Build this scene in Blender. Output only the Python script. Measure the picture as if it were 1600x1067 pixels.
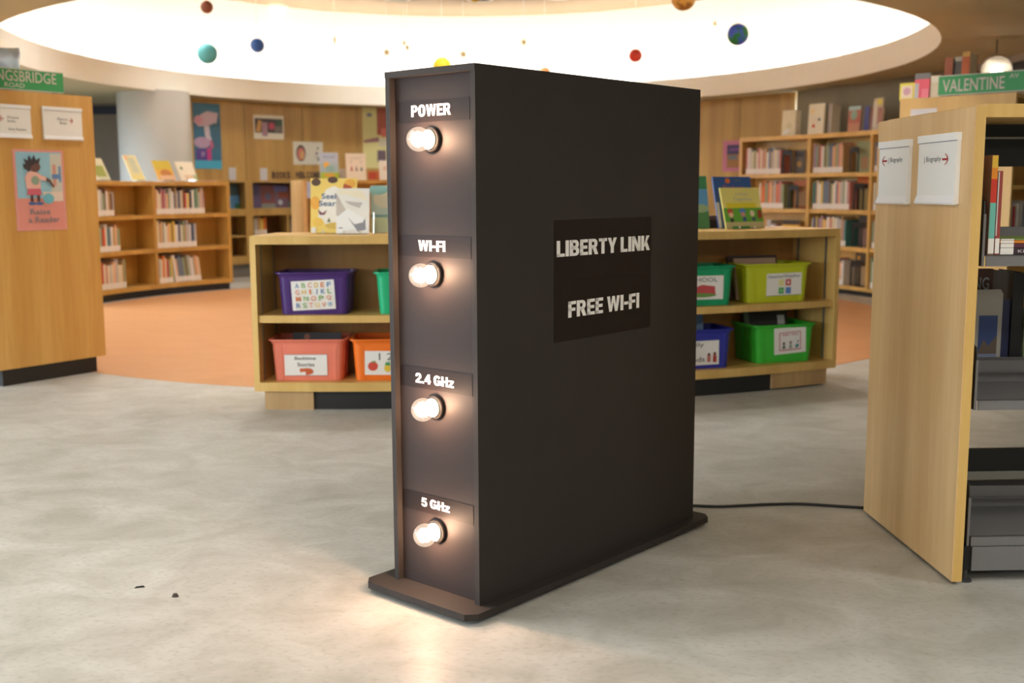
import bpy, math, random
from mathutils import Matrix, Vector

# ------------------------------------------------------------------ reset
for o in list(bpy.data.objects):
    bpy.data.objects.remove(o, do_unlink=True)
SC = bpy.context.scene
COL = SC.collection
PI = math.pi
def R(d): return math.radians(d)

# ------------------------------------------------------------------ camera
cam_d = bpy.data.cameras.new('camera'); cam = bpy.data.objects.new('camera', cam_d); COL.objects.link(cam)
PITCH, ROLL = 0.1368, -0.0046
_cp, _sp, _cr, _sr = math.cos(PITCH), math.sin(PITCH), math.cos(ROLL), math.sin(ROLL)
_f = Vector((0, _cp, -_sp)); _u0 = Vector((0, _sp, _cp)); _r0 = Vector((1, 0, 0))
_r = _cr*_r0 + _sr*_u0; _u = -_sr*_r0 + _cr*_u0
cam.matrix_world = Matrix(((_r.x, _u.x, -_f.x, 0), (_r.y, _u.y, -_f.y, 0), (_r.z, _u.z, -_f.z, 1.3), (0, 0, 0, 1)))
cam_d.sensor_width = 36.0; cam_d.lens = 38.94; cam_d.clip_end = 200
cam_d.dof.use_dof = True; cam_d.dof.focus_distance = 3.45; cam_d.dof.aperture_fstop = 3.2
SC.camera = cam

# ------------------------------------------------------------------ world, lights, exposure
W = bpy.data.worlds.new('world'); SC.world = W; W.use_nodes = True
_n = W.node_tree.nodes; _l = W.node_tree.links
_tc = _n.new('ShaderNodeTexCoord'); _sx = _n.new('ShaderNodeSeparateXYZ'); _rp = _n.new('ShaderNodeValToRGB')
_l.new(_tc.outputs['Generated'], _sx.inputs[0]); _mr = _n.new('ShaderNodeMapRange'); _mr.inputs['From Min'].default_value = -1
_l.new(_sx.outputs['Z'], _mr.inputs['Value']); _l.new(_mr.outputs['Result'], _rp.inputs['Fac'])
_rp.color_ramp.elements[0].position = 0.49; _rp.color_ramp.elements[0].color = (0.10, 0.10, 0.095, 1)    # street outside
_rp.color_ramp.elements[1].position = 0.51; _rp.color_ramp.elements[1].color = (0.75, 0.87, 1.0, 1)      # bright overcast sky
_l.new(_rp.outputs['Color'], _n['Background'].inputs[0])
W.node_tree.nodes['Background'].inputs[1].default_value = 17.0
SC.view_settings.view_transform = 'Standard'; SC.view_settings.look = 'None'
SC.view_settings.gamma = 1.0; SC.view_settings.use_curve_mapping = False
SC.view_settings.exposure = 0.60

def area(name, loc, rot, sx, sy, power, color=(1, 1, 1), portal=False, spread=PI):
    l = bpy.data.lights.new(name, 'AREA'); l.shape = 'RECTANGLE'; l.size = sx; l.size_y = sy
    l.energy = power; l.color = color; l.spread = spread
    o = bpy.data.objects.new(name, l); COL.objects.link(o); o.location = loc; o.rotation_euler = rot
    if portal: l.cycles.is_portal = True
    return o
# recessed ceiling fixtures over the reading floor in front of the dome (mostly behind the camera)
for i, (x, y) in enumerate([(-4.2, 3.2), (-1.6, 3.6), (1.2, 1.0), (-1.6, 0.2), (3.6, 2.4), (-4.4, -1.2), (0.4, -2.6), (3.4, -1.6)]):
    area('ceiling_lamp', (x, y, 2.575), (0, 0, 0), 1.2, 0.6, 24, (1.0, 0.98, 0.95))
# first three sit at dome downlights; the rest are unseen spots added as fill
DOWNL_FILL = [(-1.631, 16.55), (-0.441, 16.62), (0.683, 16.5), (-3.3, 14.6), (-3.9, 11.9), (-3.2, 9.4), (1.6, 9.0), (-0.4, 12.2), (-1.6, 8.2), (0.8, 8.1)]
for x, y in DOWNL_FILL:
    l = bpy.data.lights.new('downlight_fill_lamp', 'SPOT'); l.energy = 150; l.color = (1.0, 0.97, 0.91); l.spot_size = R(125); l.spot_blend = 0.8; l.shadow_soft_size = 0.14
    o = bpy.data.objects.new('downlight_fill_lamp', l); COL.objects.link(o); o.location = (x, y, 4.03)
WINDOWS = [(-3.6, -1.4), (-0.6, 1.6), (2.4, 4.6), (5.4, 7.6), (10.2, 13.4)]
for y0, y1 in WINDOWS:
    area('window_portal', (-7.55, (y0+y1)/2, 1.55), (0, R(-90), 0), 1.9, y1-y0, 1, portal=True)

# ------------------------------------------------------------------ materials
def lin(c):
    return tuple(((v/255)/12.92 if v/255 <= 0.04045 else ((v/255+0.055)/1.055)**2.4) for v in c)
_M = {}
def M(rgb, rough=0.55, metal=0.0, var=0.06, scale=9.0, spec=0.5, key=None):
    """plain painted / printed surface with a faint mottling"""
    k = (rgb, rough, metal, var, scale, spec, key)
    if k in _M: return _M[k]
    m = bpy.data.materials.new('paint'); m.use_nodes = True
    nt = m.node_tree; b = nt.nodes['Principled BSDF']
    c = lin(rgb)
    tc = nt.nodes.new('ShaderNodeTexCoord'); nz = nt.nodes.new('ShaderNodeTexNoise'); mx = nt.nodes.new('ShaderNodeMix')
    nz.inputs['Scale'].default_value = scale; nz.inputs['Detail'].default_value = 2
    nt.links.new(tc.outputs['Object'], nz.inputs['Vector'])
    mx.data_type = 'RGBA'
    mx.inputs['A'].default_value = (*[v*(1-var) for v in c], 1); mx.inputs['B'].default_value = (*[min(1, v*(1+var)) for v in c], 1)
    nt.links.new(nz.outputs['Fac'], mx.inputs['Factor']); nt.links.new(mx.outputs['Result'], b.inputs['Base Color'])
    b.inputs['Roughness'].default_value = rough; b.inputs['Metallic'].default_value = metal
    b.inputs['Specular IOR Level'].default_value = spec
    _M[k] = m
    return m

def wood(name, c1, c2, c3, rough=0.38, stripe=0.3):
    """maple veneer: long vertical grain plus slow leaf to leaf change of tone"""
    m = bpy.data.materials.new(name); m.use_nodes = True
    nt = m.node_tree; b = nt.nodes['Principled BSDF']; N = nt.nodes.new; L = nt.links.new
    tc = N('ShaderNodeTexCoord'); mp = N('ShaderNodeMapping'); mp.inputs['Scale'].default_value = (14, 14, 0.9)
    L(tc.outputs['Object'], mp.inputs['Vector'])
    n1 = N('ShaderNodeTexNoise'); n1.inputs['Scale'].default_value = 2.2; n1.inputs['Detail'].default_value = 5; n1.inputs['Distortion'].default_value = 0.6
    L(mp.outputs['Vector'], n1.inputs['Vector'])
    mp2 = N('ShaderNodeMapping'); mp2.inputs['Scale'].default_value = (5.5, 5.5, 0.02); L(tc.outputs['Object'], mp2.inputs['Vector'])
    n2 = N('ShaderNodeTexNoise'); n2.inputs['Scale'].default_value = 1.1; n2.inputs['Detail'].default_value = 0
    L(mp2.outputs['Vector'], n2.inputs['Vector'])
    r1 = N('ShaderNodeValToRGB'); r1.color_ramp.elements[0].position = 0.3; r1.color_ramp.elements[1].position = 0.72
    r1.color_ramp.elements[0].color = (*lin(c2), 1); r1.color_ramp.elements[1].color = (*lin(c1), 1)
    L(n1.outputs['Fac'], r1.inputs['Fac'])
    mx = N('ShaderNodeMix'); mx.data_type = 'RGBA'; mx.inputs['B'].default_value = (*lin(c3), 1)
    r2 = N('ShaderNodeMapRange'); r2.inputs['From Min'].default_value = 0.35; r2.inputs['From Max'].default_value = 0.7
    r2.inputs['To Max'].default_value = stripe*2
    L(n2.outputs['Fac'], r2.inputs['Value']); L(r2.outputs['Result'], mx.inputs['Factor'])
    L(r1.outputs['Color'], mx.inputs['A']); L(mx.outputs['Result'], b.inputs['Base Color'])
    b.inputs['Roughness'].default_value = rough
    return m
WOOD = wood('maple_veneer', (222, 178, 112), (208, 160, 94), (192, 142, 78))
WOOD_EDGE = wood('maple_edge', (228, 188, 114), (216, 174, 98), (202, 158, 86))
WOOD_PALE = wood('maple_pale', (232, 196, 144), (220, 180, 124), (206, 160, 100))
WOOD_WARM_LIT = wood('maple_warm_lit', (208, 164, 84), (194, 148, 70), (182, 134, 60))  # same maple; the warmer cast of the light there is mixed into the colour
WOOD_WALL = wood('wall_veneer', (192, 158, 92), (178, 143, 80), (164, 128, 70), stripe=0.4)
WOOD_PANEL = wood('maple_panel', (222, 176, 102), (208, 158, 84), (196, 142, 70))
BLOCK = wood('raw_block', (196, 160, 110), (182, 146, 98), (170, 132, 86), rough=0.6)
KICK = M((30, 27, 26), 0.5)
WHITE = M((244, 242, 238), 0.5, var=0.02)
PAGE = M((236, 230, 214), 0.8, var=0.04, scale=60)
STEEL = M((128, 126, 126), 0.42, 0.35, 0.04, 40)
STEEL_D = M((70, 70, 70), 0.5, 0.2, 0.05, 40)
BLACK = M((22, 21, 21), 0.45)
STRIP = M((150, 148, 140), 0.35, 0.7)
PAINT_B = M((51, 46, 43), 0.62, var=0.10, scale=6, spec=0.22)
VINYL_B = M((30, 21, 18), 0.5, var=0.06, scale=14, spec=0.2)
CREAM = M((250, 250, 242), 0.75, var=0.02)
DOMEW = M((246, 243, 236), 0.8, var=0.01)
CEIL = M((198, 190, 158), 0.8, var=0.03, scale=1.5)
GREYW = M((150, 145, 136), 0.75, var=0.03, scale=2)

def emit(name, rgb, s):
    m = bpy.data.materials.new(name); m.use_nodes = True; nt = m.node_tree
    nt.nodes.remove(nt.nodes['Principled BSDF']); e = nt.nodes.new('ShaderNodeEmission')
    e.inputs[0].default_value = (*rgb, 1); e.inputs[1].default_value = s
    nt.links.new(e.outputs[0], nt.nodes['Material Output'].inputs[0]); return m
COVE = emit('cove_light', (1.0, 0.96, 0.88), 30)
DOWN = emit('downlight_lens', (1.0, 0.96, 0.88), 14)
FILAMENT = emit('filament_glow', (1.0, 0.62, 0.40), 185)
LAMPW = emit('lamp_glow', (1.0, 0.97, 0.9), 8)

def thin_glass(name, tint, gloss=0.12):
    m = bpy.data.materials.new(name); m.use_nodes = True; nt = m.node_tree
    nt.nodes.remove(nt.nodes['Principled BSDF']); N = nt.nodes.new; L = nt.links.new
    t = N('ShaderNodeBsdfTransparent'); t.inputs[0].default_value = (*tint, 1); g = N('ShaderNodeBsdfGlossy'); g.inputs['Roughness'].default_value = 0.05
    mx = N('ShaderNodeMixShader'); mx.inputs[0].default_value = gloss
    L(t.outputs[0], mx.inputs[1]); L(g.outputs[0], mx.inputs[2]); L(mx.outputs[0], nt.nodes['Material Output'].inputs[0]); return m
GLASS = thin_glass('clear_glass', (0.96, 0.97, 0.97))
ACRYL = thin_glass('clear_acrylic', (0.88, 0.9, 0.9), 0.2)
def bulb_glass():
    m = bpy.data.materials.new('pearl_bulb_glass'); m.use_nodes = True; nt = m.node_tree
    nt.nodes.remove(nt.nodes['Principled BSDF']); N = nt.nodes.new; L = nt.links.new
    t = N('ShaderNodeBsdfTransparent'); e = N('ShaderNodeEmission'); e.inputs[0].default_value = (1, 0.80, 0.60, 1); e.inputs[1].default_value = 0.2
    g = N('ShaderNodeBsdfGlossy'); g.inputs['Roughness'].default_value = 0.08
    a = N('ShaderNodeAddShader'); mx = N('ShaderNodeMixShader'); mx.inputs[0].default_value = 0.07
    L(t.outputs[0], a.inputs[0]); L(e.outputs[0], a.inputs[1]); L(a.outputs[0], mx.inputs[1]); L(g.outputs[0], mx.inputs[2])
    L(mx.outputs[0], nt.nodes['Material Output'].inputs[0]); return m
BULBG = bulb_glass()

def floor_mat(name, a, b_, c, rough):
    m = bpy.data.materials.new(name); m.use_nodes = True; nt = m.node_tree; b = nt.nodes['Principled BSDF']; N = nt.nodes.new; L = nt.links.new
    tc = N('ShaderNodeTexCoord')
    mp = N('ShaderNodeMapping'); mp.inputs['Rotation'].default_value = (0, 0, 0.5); mp.inputs['Scale'].default_value = (1, 1.3, 1); L(tc.outputs['Object'], mp.inputs['Vector'])
    n1 = N('ShaderNodeTexNoise'); n1.inputs['Scale'].default_value = 3.2; n1.inputs['Detail'].default_value = 6; n1.inputs['Roughness'].default_value = 0.62; n1.inputs['Distortion'].default_value = 0.8
    n2 = N('ShaderNodeTexNoise'); n2.inputs['Scale'].default_value = 42; n2.inputs['Detail'].default_value = 4
    L(mp.outputs[0], n1.inputs['Vector']); L(mp.outputs[0], n2.inputs['Vector'])
    r1 = N('ShaderNodeValToRGB'); e = r1.color_ramp.elements; e[0].position = 0.32; e[0].color = (*lin(b_), 1); e[1].position = 0.68; e[1].color = (*lin(a), 1)
    L(n1.outputs['Fac'], r1.inputs['Fac'])
    r2 = N('ShaderNodeMapRange'); r2.inputs['From Min'].default_value = 0.52; r2.inputs['From Max'].default_value = 0.75; r2.inputs['To Max'].default_value = 0.5
    L(n2.outputs['Fac'], r2.inputs['Value'])
    mx = N('ShaderNodeMix'); mx.data_type = 'RGBA'; mx.inputs['B'].default_value = (*lin(c), 1)
    L(r2.outputs[0], mx.inputs['Factor']); L(r1.outputs[0], mx.inputs['A']); L(mx.outputs['Result'], b.inputs['Base Color'])
    b.inputs['Roughness'].default_value = rough; b.inputs['Specular IOR Level'].default_value = 0.3
    return m
VINYL = floor_mat('grey_vinyl', (194, 191, 184), (166, 162, 152), (150, 145, 134), 0.44)
ORANGE = floor_mat('orange_vinyl', (204, 150, 104), (196, 140, 94), (190, 132, 86), 0.42)

# ------------------------------------------------------------------ mesh helper
MATW = {}          # world matrices of everything, so that parts can be built in world space
def frame(x, y, z, a): return Matrix.Translation((x, y, z)) @ Matrix.Rotation(a, 4, 'Z')
_TXT = {}
def text_geo(s, bold):
    k = (s, bold)
    if k in _TXT: return _TXT[k]
    c = bpy.data.curves.new('t', 'FONT'); c.body = s; c.offset = bold; c.resolution_u = 3
    c.space_character = 1.0 + bold*1.2; c.space_line = 1.0; c.align_x = 'CENTER'
    o = bpy.data.objects.new('t', c); COL.objects.link(o)
    dg = bpy.context.evaluated_depsgraph_get(); ev = o.evaluated_get(dg); me = ev.to_mesh()
    v = [(p.co.x, p.co.y) for p in me.vertices]; f = [tuple(p.vertices) for p in me.polygons]
    ev.to_mesh_clear(); bpy.data.objects.remove(o); bpy.data.curves.remove(c)
    _TXT[k] = (v, f)
    return _TXT[k]

class MB:
    def __init__(s, m=None): s.v = []; s.f = []; s.i = []; s.m = m or Matrix(); s.mats = []; s.k = 0; s.smooth = False
    def use(s, mat):
        if mat not in s.mats: s.mats.append(mat)
        s.k = s.mats.index(mat); return s
    def add(s, vs, fs):
        n = len(s.v); s.v += [tuple(s.m @ Vector(p)) for p in vs]; s.f += [tuple(n+j for j in f) for f in fs]; s.i += [s.k]*len(fs); return s
    def box(s, x0, y0, z0, x1, y1, z1):
        return s.add([(x0, y0, z0), (x1, y0, z0), (x1, y1, z0), (x0, y1, z0), (x0, y0, z1), (x1, y0, z1), (x1, y1, z1), (x0, y1, z1)],
                     [(0, 3, 2, 1), (4, 5, 6, 7), (0, 1, 5, 4), (1, 2, 6, 5), (2, 3, 7, 6), (3, 0, 4, 7)])
    def prism(s, poly, z0, z1):
        n = len(poly)
        return s.add([(x, y, z0) for x, y in poly]+[(x, y, z1) for x, y in poly],
                     [tuple(range(n))[::-1], tuple(range(n, 2*n))]+[(j, (j+1) % n, n+(j+1) % n, n+j) for j in range(n)])
    def xprism(s, poly, x0, x1):      # poly in (y, z)
        n = len(poly)
        return s.add([(x0, y, z) for y, z in poly]+[(x1, y, z) for y, z in poly],
                     [tuple(range(n))[::-1], tuple(range(n, 2*n))]+[(j, (j+1) % n, n+(j+1) % n, n+j) for j in range(n)])
    def yprism(s, poly, y0, y1):      # poly in (x, z)
        n = len(poly)
        return s.add([(x, y0, z) for x, z in poly]+[(x, y1, z) for x, z in poly],
                     [tuple(range(n)), tuple(range(n, 2*n))[::-1]]+[(j, n+j, n+(j+1) % n, (j+1) % n) for j in range(n)])
    def arc(s, cx, cy, r0, r1, t0, t1, z0, z1, n=10):
        vs = []; fs = []
        for j in range(n+1):
            t = R(t0+(t1-t0)*j/n); c, q = math.cos(t), math.sin(t)
            vs += [(cx+r0*c, cy+r0*q, z0), (cx+r1*c, cy+r1*q, z0), (cx+r1*c, cy+r1*q, z1), (cx+r0*c, cy+r0*q, z1)]
        for j in range(n):
            a = 4*j; b = a+4
            fs += [(a, b, b+1, a+1), (a+1, b+1, b+2, a+2), (a+2, b+2, b+3, a+3), (a+3, b+3, b, a)]
        fs += [(0, 1, 2, 3), (4*n+3, 4*n+2, 4*n+1, 4*n)]
        return s.add(vs, fs)
    def strip(s, pts0, pts1, closed=False):     # quads between two point lists
        n = len(pts0); m_ = n if closed else n-1
        return s.add(list(pts0)+list(pts1), [(j, (j+1) % n, n+(j+1) % n, n+j) for j in range(m_)])
    def loft(s, loops, cap0=True, cap1=True):
        n = len(loops[0]); vs = [p for l in loops for p in l]; fs = []
        for a in range(len(loops)-1):
            for j in range(n):
                fs.append((a*n+j, a*n+(j+1) % n, (a+1)*n+(j+1) % n, (a+1)*n+j))
        if cap0: fs.append(tuple(range(n))[::-1])
        if cap1: fs.append(tuple(range((len(loops)-1)*n, len(loops)*n)))
        return s.add(vs, fs)
    def lathe(s, prof, n=20, axis='z', o=(0, 0, 0)):   # prof: (r, h)
        loops = []
        for r, h in prof:
            l = []
            for j in range(n):
                t = 2*PI*j/n; a, b = r*math.cos(t), r*math.sin(t)
                l.append({'z': (o[0]+a, o[1]+b, o[2]+h), 'x': (o[0]+h, o[1]+a, o[2]+b), 'y': (o[0]+a, o[1]+h, o[2]+b)}[axis])
            loops.append(l)
        return s.loft(loops)
    def ball(s, c, r, nu=20, nv=12):
        return s.lathe([(r*math.sin(PI*j/nv) if 0 < j < nv else 1e-4, -r*math.cos(PI*j/nv)) for j in range(nv+1)], nu, 'z', c)
    def tube(s, path, r, n=8):
        loops = []; P = [Vector(p) for p in path]
        for j, p in enumerate(P):
            d = (P[min(j+1, len(P)-1)]-P[max(j-1, 0)]).normalized()
            a = d.cross(Vector((0, 0, 1)) if abs(d.z) < 0.9 else Vector((1, 0, 0))).normalized(); b = d.cross(a)
            loops.append([tuple(p+r*(math.cos(2*PI*k/n)*a+math.sin(2*PI*k/n)*b)) for k in range(n)])
        return s.loft(loops)
    def flat(s, poly, y):             # polygon (x, z) facing -y
        return s.add([(x, y, z) for x, z in poly], [tuple(range(len(poly)))])
    def text(s, t, x0, z0, x1, z1, y=-0.001, bold=0.02, keep=False):
        v, f = text_geo(t, bold)
        if not v: return s
        ax, bx = min(p[0] for p in v), max(p[0] for p in v); az, bz = min(p[1] for p in v), max(p[1] for p in v)
        kx, kz = (x1-x0)/(bx-ax), (z1-z0)/(bz-az)
        if keep:
            kk = min(kx, kz); mx, mz = (x0+x1)/2, (z0+z1)/2
            return s.add([(mx+(p[0]-(ax+bx)/2)*kk, y, mz+(p[1]-(az+bz)/2)*kk) for p in v], f)
        return s.add([(x0+(p[0]-ax)*kx, y, z0+(p[1]-az)*kz) for p in v], f)
    def build(s, name, parent=None, fr=None, smooth=False, label=None):
        """parent: geometry is given in world space.  fr: geometry is given in that frame, which becomes the object's own."""
        me = bpy.data.meshes.new(name); inv = None
        if parent is not None and fr is None: inv = MATW[parent.name].inverted()
        me.from_pydata([tuple(inv @ Vector(p)) for p in s.v] if inv else s.v, [], s.f)
        for m_ in s.mats: me.materials.append(m_)
        if len(s.mats) > 1: me.polygons.foreach_set('material_index', s.i)
        if smooth:
            me.polygons.foreach_set('use_smooth', [True]*len(me.polygons)); me.set_sharp_from_angle(angle=0.7)
        me.update()
        o = bpy.data.objects.new(name, me); COL.objects.link(o)
        if parent is not None:
            o.parent = parent
            if fr is not None: o.matrix_local = fr; MATW[o.name] = MATW[parent.name] @ fr
            else: MATW[o.name] = MATW[parent.name].copy()
        elif fr is not None:
            o.matrix_world = fr; MATW[o.name] = fr.copy()
        else: MATW[o.name] = Matrix()
        if label: o['label'] = label
        return o
def tag(o, label, cat, group=None):
    o['label'] = label; o['category'] = cat
    if group: o['group'] = group
    return o
def struct(o): o['kind'] = 'structure'; return o
def thing(name, fr, label, cat, group=None):
    o = bpy.data.objects.new(name, None); COL.objects.link(o); o.empty_display_size = 0.1
    o.matrix_world = fr; MATW[o.name] = fr.copy()
    return tag(o, label, cat, group)
def here(parent): return MB(MATW[parent.name])      # build in the thing's own frame (result is world space)

def art(m, shapes, x0, z0, w, h, y=-0.0006, step=0.0004):
    """flat print: coloured shapes in 0..1 coordinates of a sheet"""
    X = lambda u: x0+u*w
    Z = lambda v: z0+v*h
    for q, sh in enumerate(shapes):
        k, *a = sh; m.use(M(a[-1], 0.5, var=0.04, scale=30)); yy = y-step*q
        if k == 'r': m.flat([(X(a[0]), Z(a[1])), (X(a[2]), Z(a[1])), (X(a[2]), Z(a[3])), (X(a[0]), Z(a[3]))], yy)
        elif k == 'c':
            rx = a[2]; rz = a[3] if len(a) > 4 else a[2]*w/h
            m.flat([(X(a[0]+rx*math.cos(2*PI*j/18)), Z(a[1]+rz*math.sin(2*PI*j/18))) for j in range(18)], yy)
        elif k == 'p': m.flat([(X(u), Z(v)) for u, v in a[0]], yy)
        elif k == 't': m.text(a[0], X(a[1]), Z(a[2]), X(a[3]), Z(a[4]), yy, 0.012)
    return m


# heavy grotesque capitals for the vinyl lettering, drawn as polygons (cap height 1)
def _rc(a, b, c, d): return [(a, b), (c, b), (c, d), (a, d)]
def _ring(cx, cz, rx, rz, ix, iz, a0=0, a1=360, n=22, e=2.5):
    def P(a, x, z):
        c, q = math.cos(R(a)), math.sin(R(a))
        return (cx+x*math.copysign(abs(c)**(2/e), c), cz+z*math.copysign(abs(q)**(2/e), q))
    A = [a0+(a1-a0)*j/n for j in range(n+1)]
    return [[P(a, rx, rz), P(b, rx, rz), P(b, ix, iz), P(a, ix, iz)] for a, b in zip(A, A[1:])]
def _bowl(z0, z1, xr, t=0.19, xs=0.12, u=0.24):
    zc, h, cx = (z0+z1)/2, (z1-z0)/2, xr-(z1-z0)/2
    out = [_rc(xs, z1-t, cx, z1), _rc(xs, z0, cx, z0+t)]
    return out+_ring(cx, zc, xr-cx, h, xr-cx-u, h-t, -90, 90, 14, 2.3)
_S = 0.245
GL = {'E': (.59, [_rc(0, 0, _S, 1), _rc(0, 0, .59, .2), _rc(0, .4, .55, .6), _rc(0, .8, .59, 1)]), 'F': (.57, [_rc(0, 0, _S, 1), _rc(0, .8, .57, 1), _rc(0, .39, .53, .59)]),
      'L': (.57, [_rc(0, 0, _S, 1), _rc(0, 0, .57, .2)]), 'I': (_S, [_rc(0, 0, _S, 1)]), 'T': (.64, [_rc(.2, 0, .445, 1), _rc(0, .8, .64, 1)]),
      'H': (.70, [_rc(0, 0, _S, 1), _rc(.70-_S, 0, .70, 1), _rc(0, .4, .70, .6)]), 'N': (.72, [_rc(0, 0, .22, 1), _rc(.5, 0, .72, 1), [(0, 1), (.25, 1), (.72, 0), (.47, 0)]]),
      'K': (.74, [_rc(0, 0, _S, 1), [(_S-.02, .30), (.43, 1), (.71, 1), (_S+.04, .24)], [(.27, .52), (.47, 0), (.75, 0), (.45, .70)]]),
      'Y': (.71, [[(0, 1), (.26, 1), (.355, .64), (.45, 1), (.71, 1), (.48, .40), (.48, 0), (.23, 0), (.23, .40)]]),
      'W': (1.02, [[(0, 1), (.235, 1), (.31, .40), (.18, 0)], [(.18, 0), (.31, .40), (.39, 0)], [(.31, .40), (.40, 1), (.51, .62), (.39, 0)], [(.40, 1), (.62, 1), (.51, .62)], [(.51, .62), (.62, 1), (.71, .40), (.63, 0)], [(.63, 0), (.71, .40), (.84, 0)], [(.71, .40), (.785, 1), (1.02, 1), (.84, 0)]]),
      '4': (.68, [_rc(.36, 0, .60, 1), _rc(0, .2, .68, .39), [(0, .39), (.36, 1), (.44, 1), (.44, .74), (.22, .39)]]), 'z': (.56, [_rc(0, 0, .56, .18), _rc(0, .55, .56, .73), [(0, .18), (.28, .18), (.56, .55), (.28, .55)]]),
      '.': (.23, [_rc(0, 0, .23, .21)]), '-': (.34, [_rc(0, .33, .34, .53)]), ' ': (.20, []), 'P': (.66, [_rc(0, 0, _S, 1)]+_bowl(.38, 1, .66)), 'R': (.72, [_rc(0, 0, _S, 1), [(.26, .48), (.47, 0), (.73, 0), (.55, .48)]]+_bowl(.40, 1, .67)),
      'B': (.69, [_rc(0, 0, _S, 1)]+_bowl(0, .57, .69, .185)+_bowl(.44, 1, .66, .185)), 'O': (.74, _ring(.37, .5, .37, .515, .115, .31)), 'G': (.75, _ring(.37, .5, .37, .515, .115, .31, 28, 335)+[_rc(.39, .36, .74, .54), _rc(.56, .06, .74, .5)]),
      '5': (.64, [_rc(.08, .8, .59, 1), [(.08, 1), (.30, 1), (.26, .46), (.03, .46)]]+_ring(.32, .33, .32, .345, .09, .155, -168, 142)),
      '2': (.64, [_rc(0, 0, .64, .2), [(0, .2), (.34, .2), (.62, .56), (.40, .60)]]+_ring(.32, .69, .32, .325, .085, .13, -40, 188))}
def block_text(m, t, x0, z0, x1, z1, y, gap=0.055):
    wtot = sum(GL[c][0] for c in t)+gap*(len(t)-1); k = (x1-x0)/wtot; h = z1-z0; x = 0
    for c in t:
        for p in GL[c][1]: m.flat([(x0+(x+u)*k, z0+v*h) for u, v in p], y)
        x += GL[c][0]+gap
    return m

# ------------------------------------------------------------------ geometry of the place
EC, EA, EB, ET = (-0.465, 12.377), 4.661, 5.455, 0.082      # oval dome opening
def oval(sc, z, n=96):
    out = []
    for j in range(n):
        t = 2*PI*j/n; u, v = EA*sc*math.cos(t), EB*sc*math.sin(t)
        out.append((EC[0]+u*math.cos(ET)-v*math.sin(ET), EC[1]+u*math.sin(ET)+v*math.cos(ET), z))
    return out
def wallp(phi, sc=1.1):
    t = R(phi); return Vector((EC[0]+EA*sc*math.cos(t), EC[1]+EB*sc*math.sin(t), 0))
def wallframe(phi, z=0, sc=1.1, off=0.004):
    p = wallp(phi, sc); d = (wallp(phi-0.5, sc)-wallp(phi+0.5, sc)).normalized(); a = math.atan2(d.y, d.x)
    return frame(p.x, p.y, z, a) @ Matrix.Translation((0, -off, 0))
CC = (-0.43, 11.56)            # centre of the round floor inlay and of the curved bookcases
def inframe(th, r, z):         # viewer inside the ring looking outwards
    return frame(CC[0]+r*math.cos(R(th)), CC[1]+r*math.sin(R(th)), z, R(th-90))
KC, KR = (-0.976, 12.958), 6.48    # low cabinet
def cabframe(th, r, z):
    return frame(KC[0]+r*math.cos(R(th)), KC[1]+r*math.sin(R(th)), z, R(th+90))

# ------------------------------------------------------------------ floor, ceiling, walls
XL, XR, YB, YF = -7.6, 5.15, -5.2, 19.2
struct(MB().use(VINYL).box(XL-0.2, YB, -0.1, XR+0.2, YF, 0).build('floor'))
m = MB().use(ORANGE); m.prism([(CC[0]+4.48*math.cos(2*PI*j/96), CC[1]+4.48*math.sin(2*PI*j/96)) for j in range(96)], -0.02, 0.0015)
struct(m.build('floor_inlay'))

def ceiling():
    n = 96; inner = oval(1.0, 2.6, n); outer = []
    for j in range(n):
        d = Vector(inner[j])-Vector((EC[0], EC[1], 2.6)); ks = []
        if d.x > 1e-6: ks.append((XR+0.2-EC[0])/d.x)
        if d.x < -1e-6: ks.append((XL-0.2-EC[0])/d.x)
        if d.y > 1e-6: ks.append((YF-EC[1])/d.y)
        if d.y < -1e-6: ks.append((YB-EC[1])/d.y)
        k = min(ks); outer.append((EC[0]+d.x*k, EC[1]+d.y*k, 2.6))
    up = lambda l, z: [(p[0], p[1], z) for p in l]
    m = MB().use(CEIL); m.strip(inner, outer, True)
    # fill the four corners left out by the radial fan
    for sx, sy in ((XL-0.2, YB), (XR+0.2, YB), (XR+0.2, YF), (XL-0.2, YF)):
        best = sorted(range(n), key=lambda j: (outer[j][0]-sx)**2+(outer[j][1]-sy)**2)
        j0 = best[0]
        for j in range(n):
            a, b = outer[j], outer[(j+1) % n]
            onx = abs(a[0]-sx) < 1e-5 or abs(b[0]-sx) < 1e-5; ony = abs(a[1]-sy) < 1e-5 or abs(b[1]-sy) < 1e-5
            if onx and ony: m.add([a, b, (sx, sy, 2.6)], [(0, 1, 2)])
    m.use(CREAM)
    m.strip(inner, up(inner, 2.89), True)
    i2 = oval(1.012, 2.89, n); m.strip(up(inner, 2.89), i2, True); m.strip(i2, oval(1.012, 2.66, n), True)
    m.use(DOMEW); m.strip(oval(1.012, 2.66, n), oval(1.10, 2.66, n), True)
    struct(m.build('ceiling'))
    m = MB().use(DOMEW); m.strip(oval(1.10, 2.66, n), oval(1.10, 4.05, n), True)
    struct(m.build('ceiling_drum', smooth=True))
    m = MB().use(CREAM); m.use(M((138, 116, 90), 0.8, var=0.02)).add(oval(1.11, 4.05, n), [tuple(range(n))]); m.add(oval(1.13, 4.2, n), [tuple(range(n))])
    struct(m.build('ceiling_upper'))
ceiling()
# cove lamp lying in the trough behind the lip
m = MB().use(COVE); a, b = oval(1.035, 2.69), oval(1.06, 2.69); m.strip(a, b, True)
m.use(WHITE); m.strip([(p[0], p[1], 2.67) for p in a], a, True); m.strip(b, [(p[0], p[1], 2.67) for p in b], True)
tag(m.build('cove_light_strip'), 'glowing white lamp strip hidden in the trough round the dome', 'light')

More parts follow.
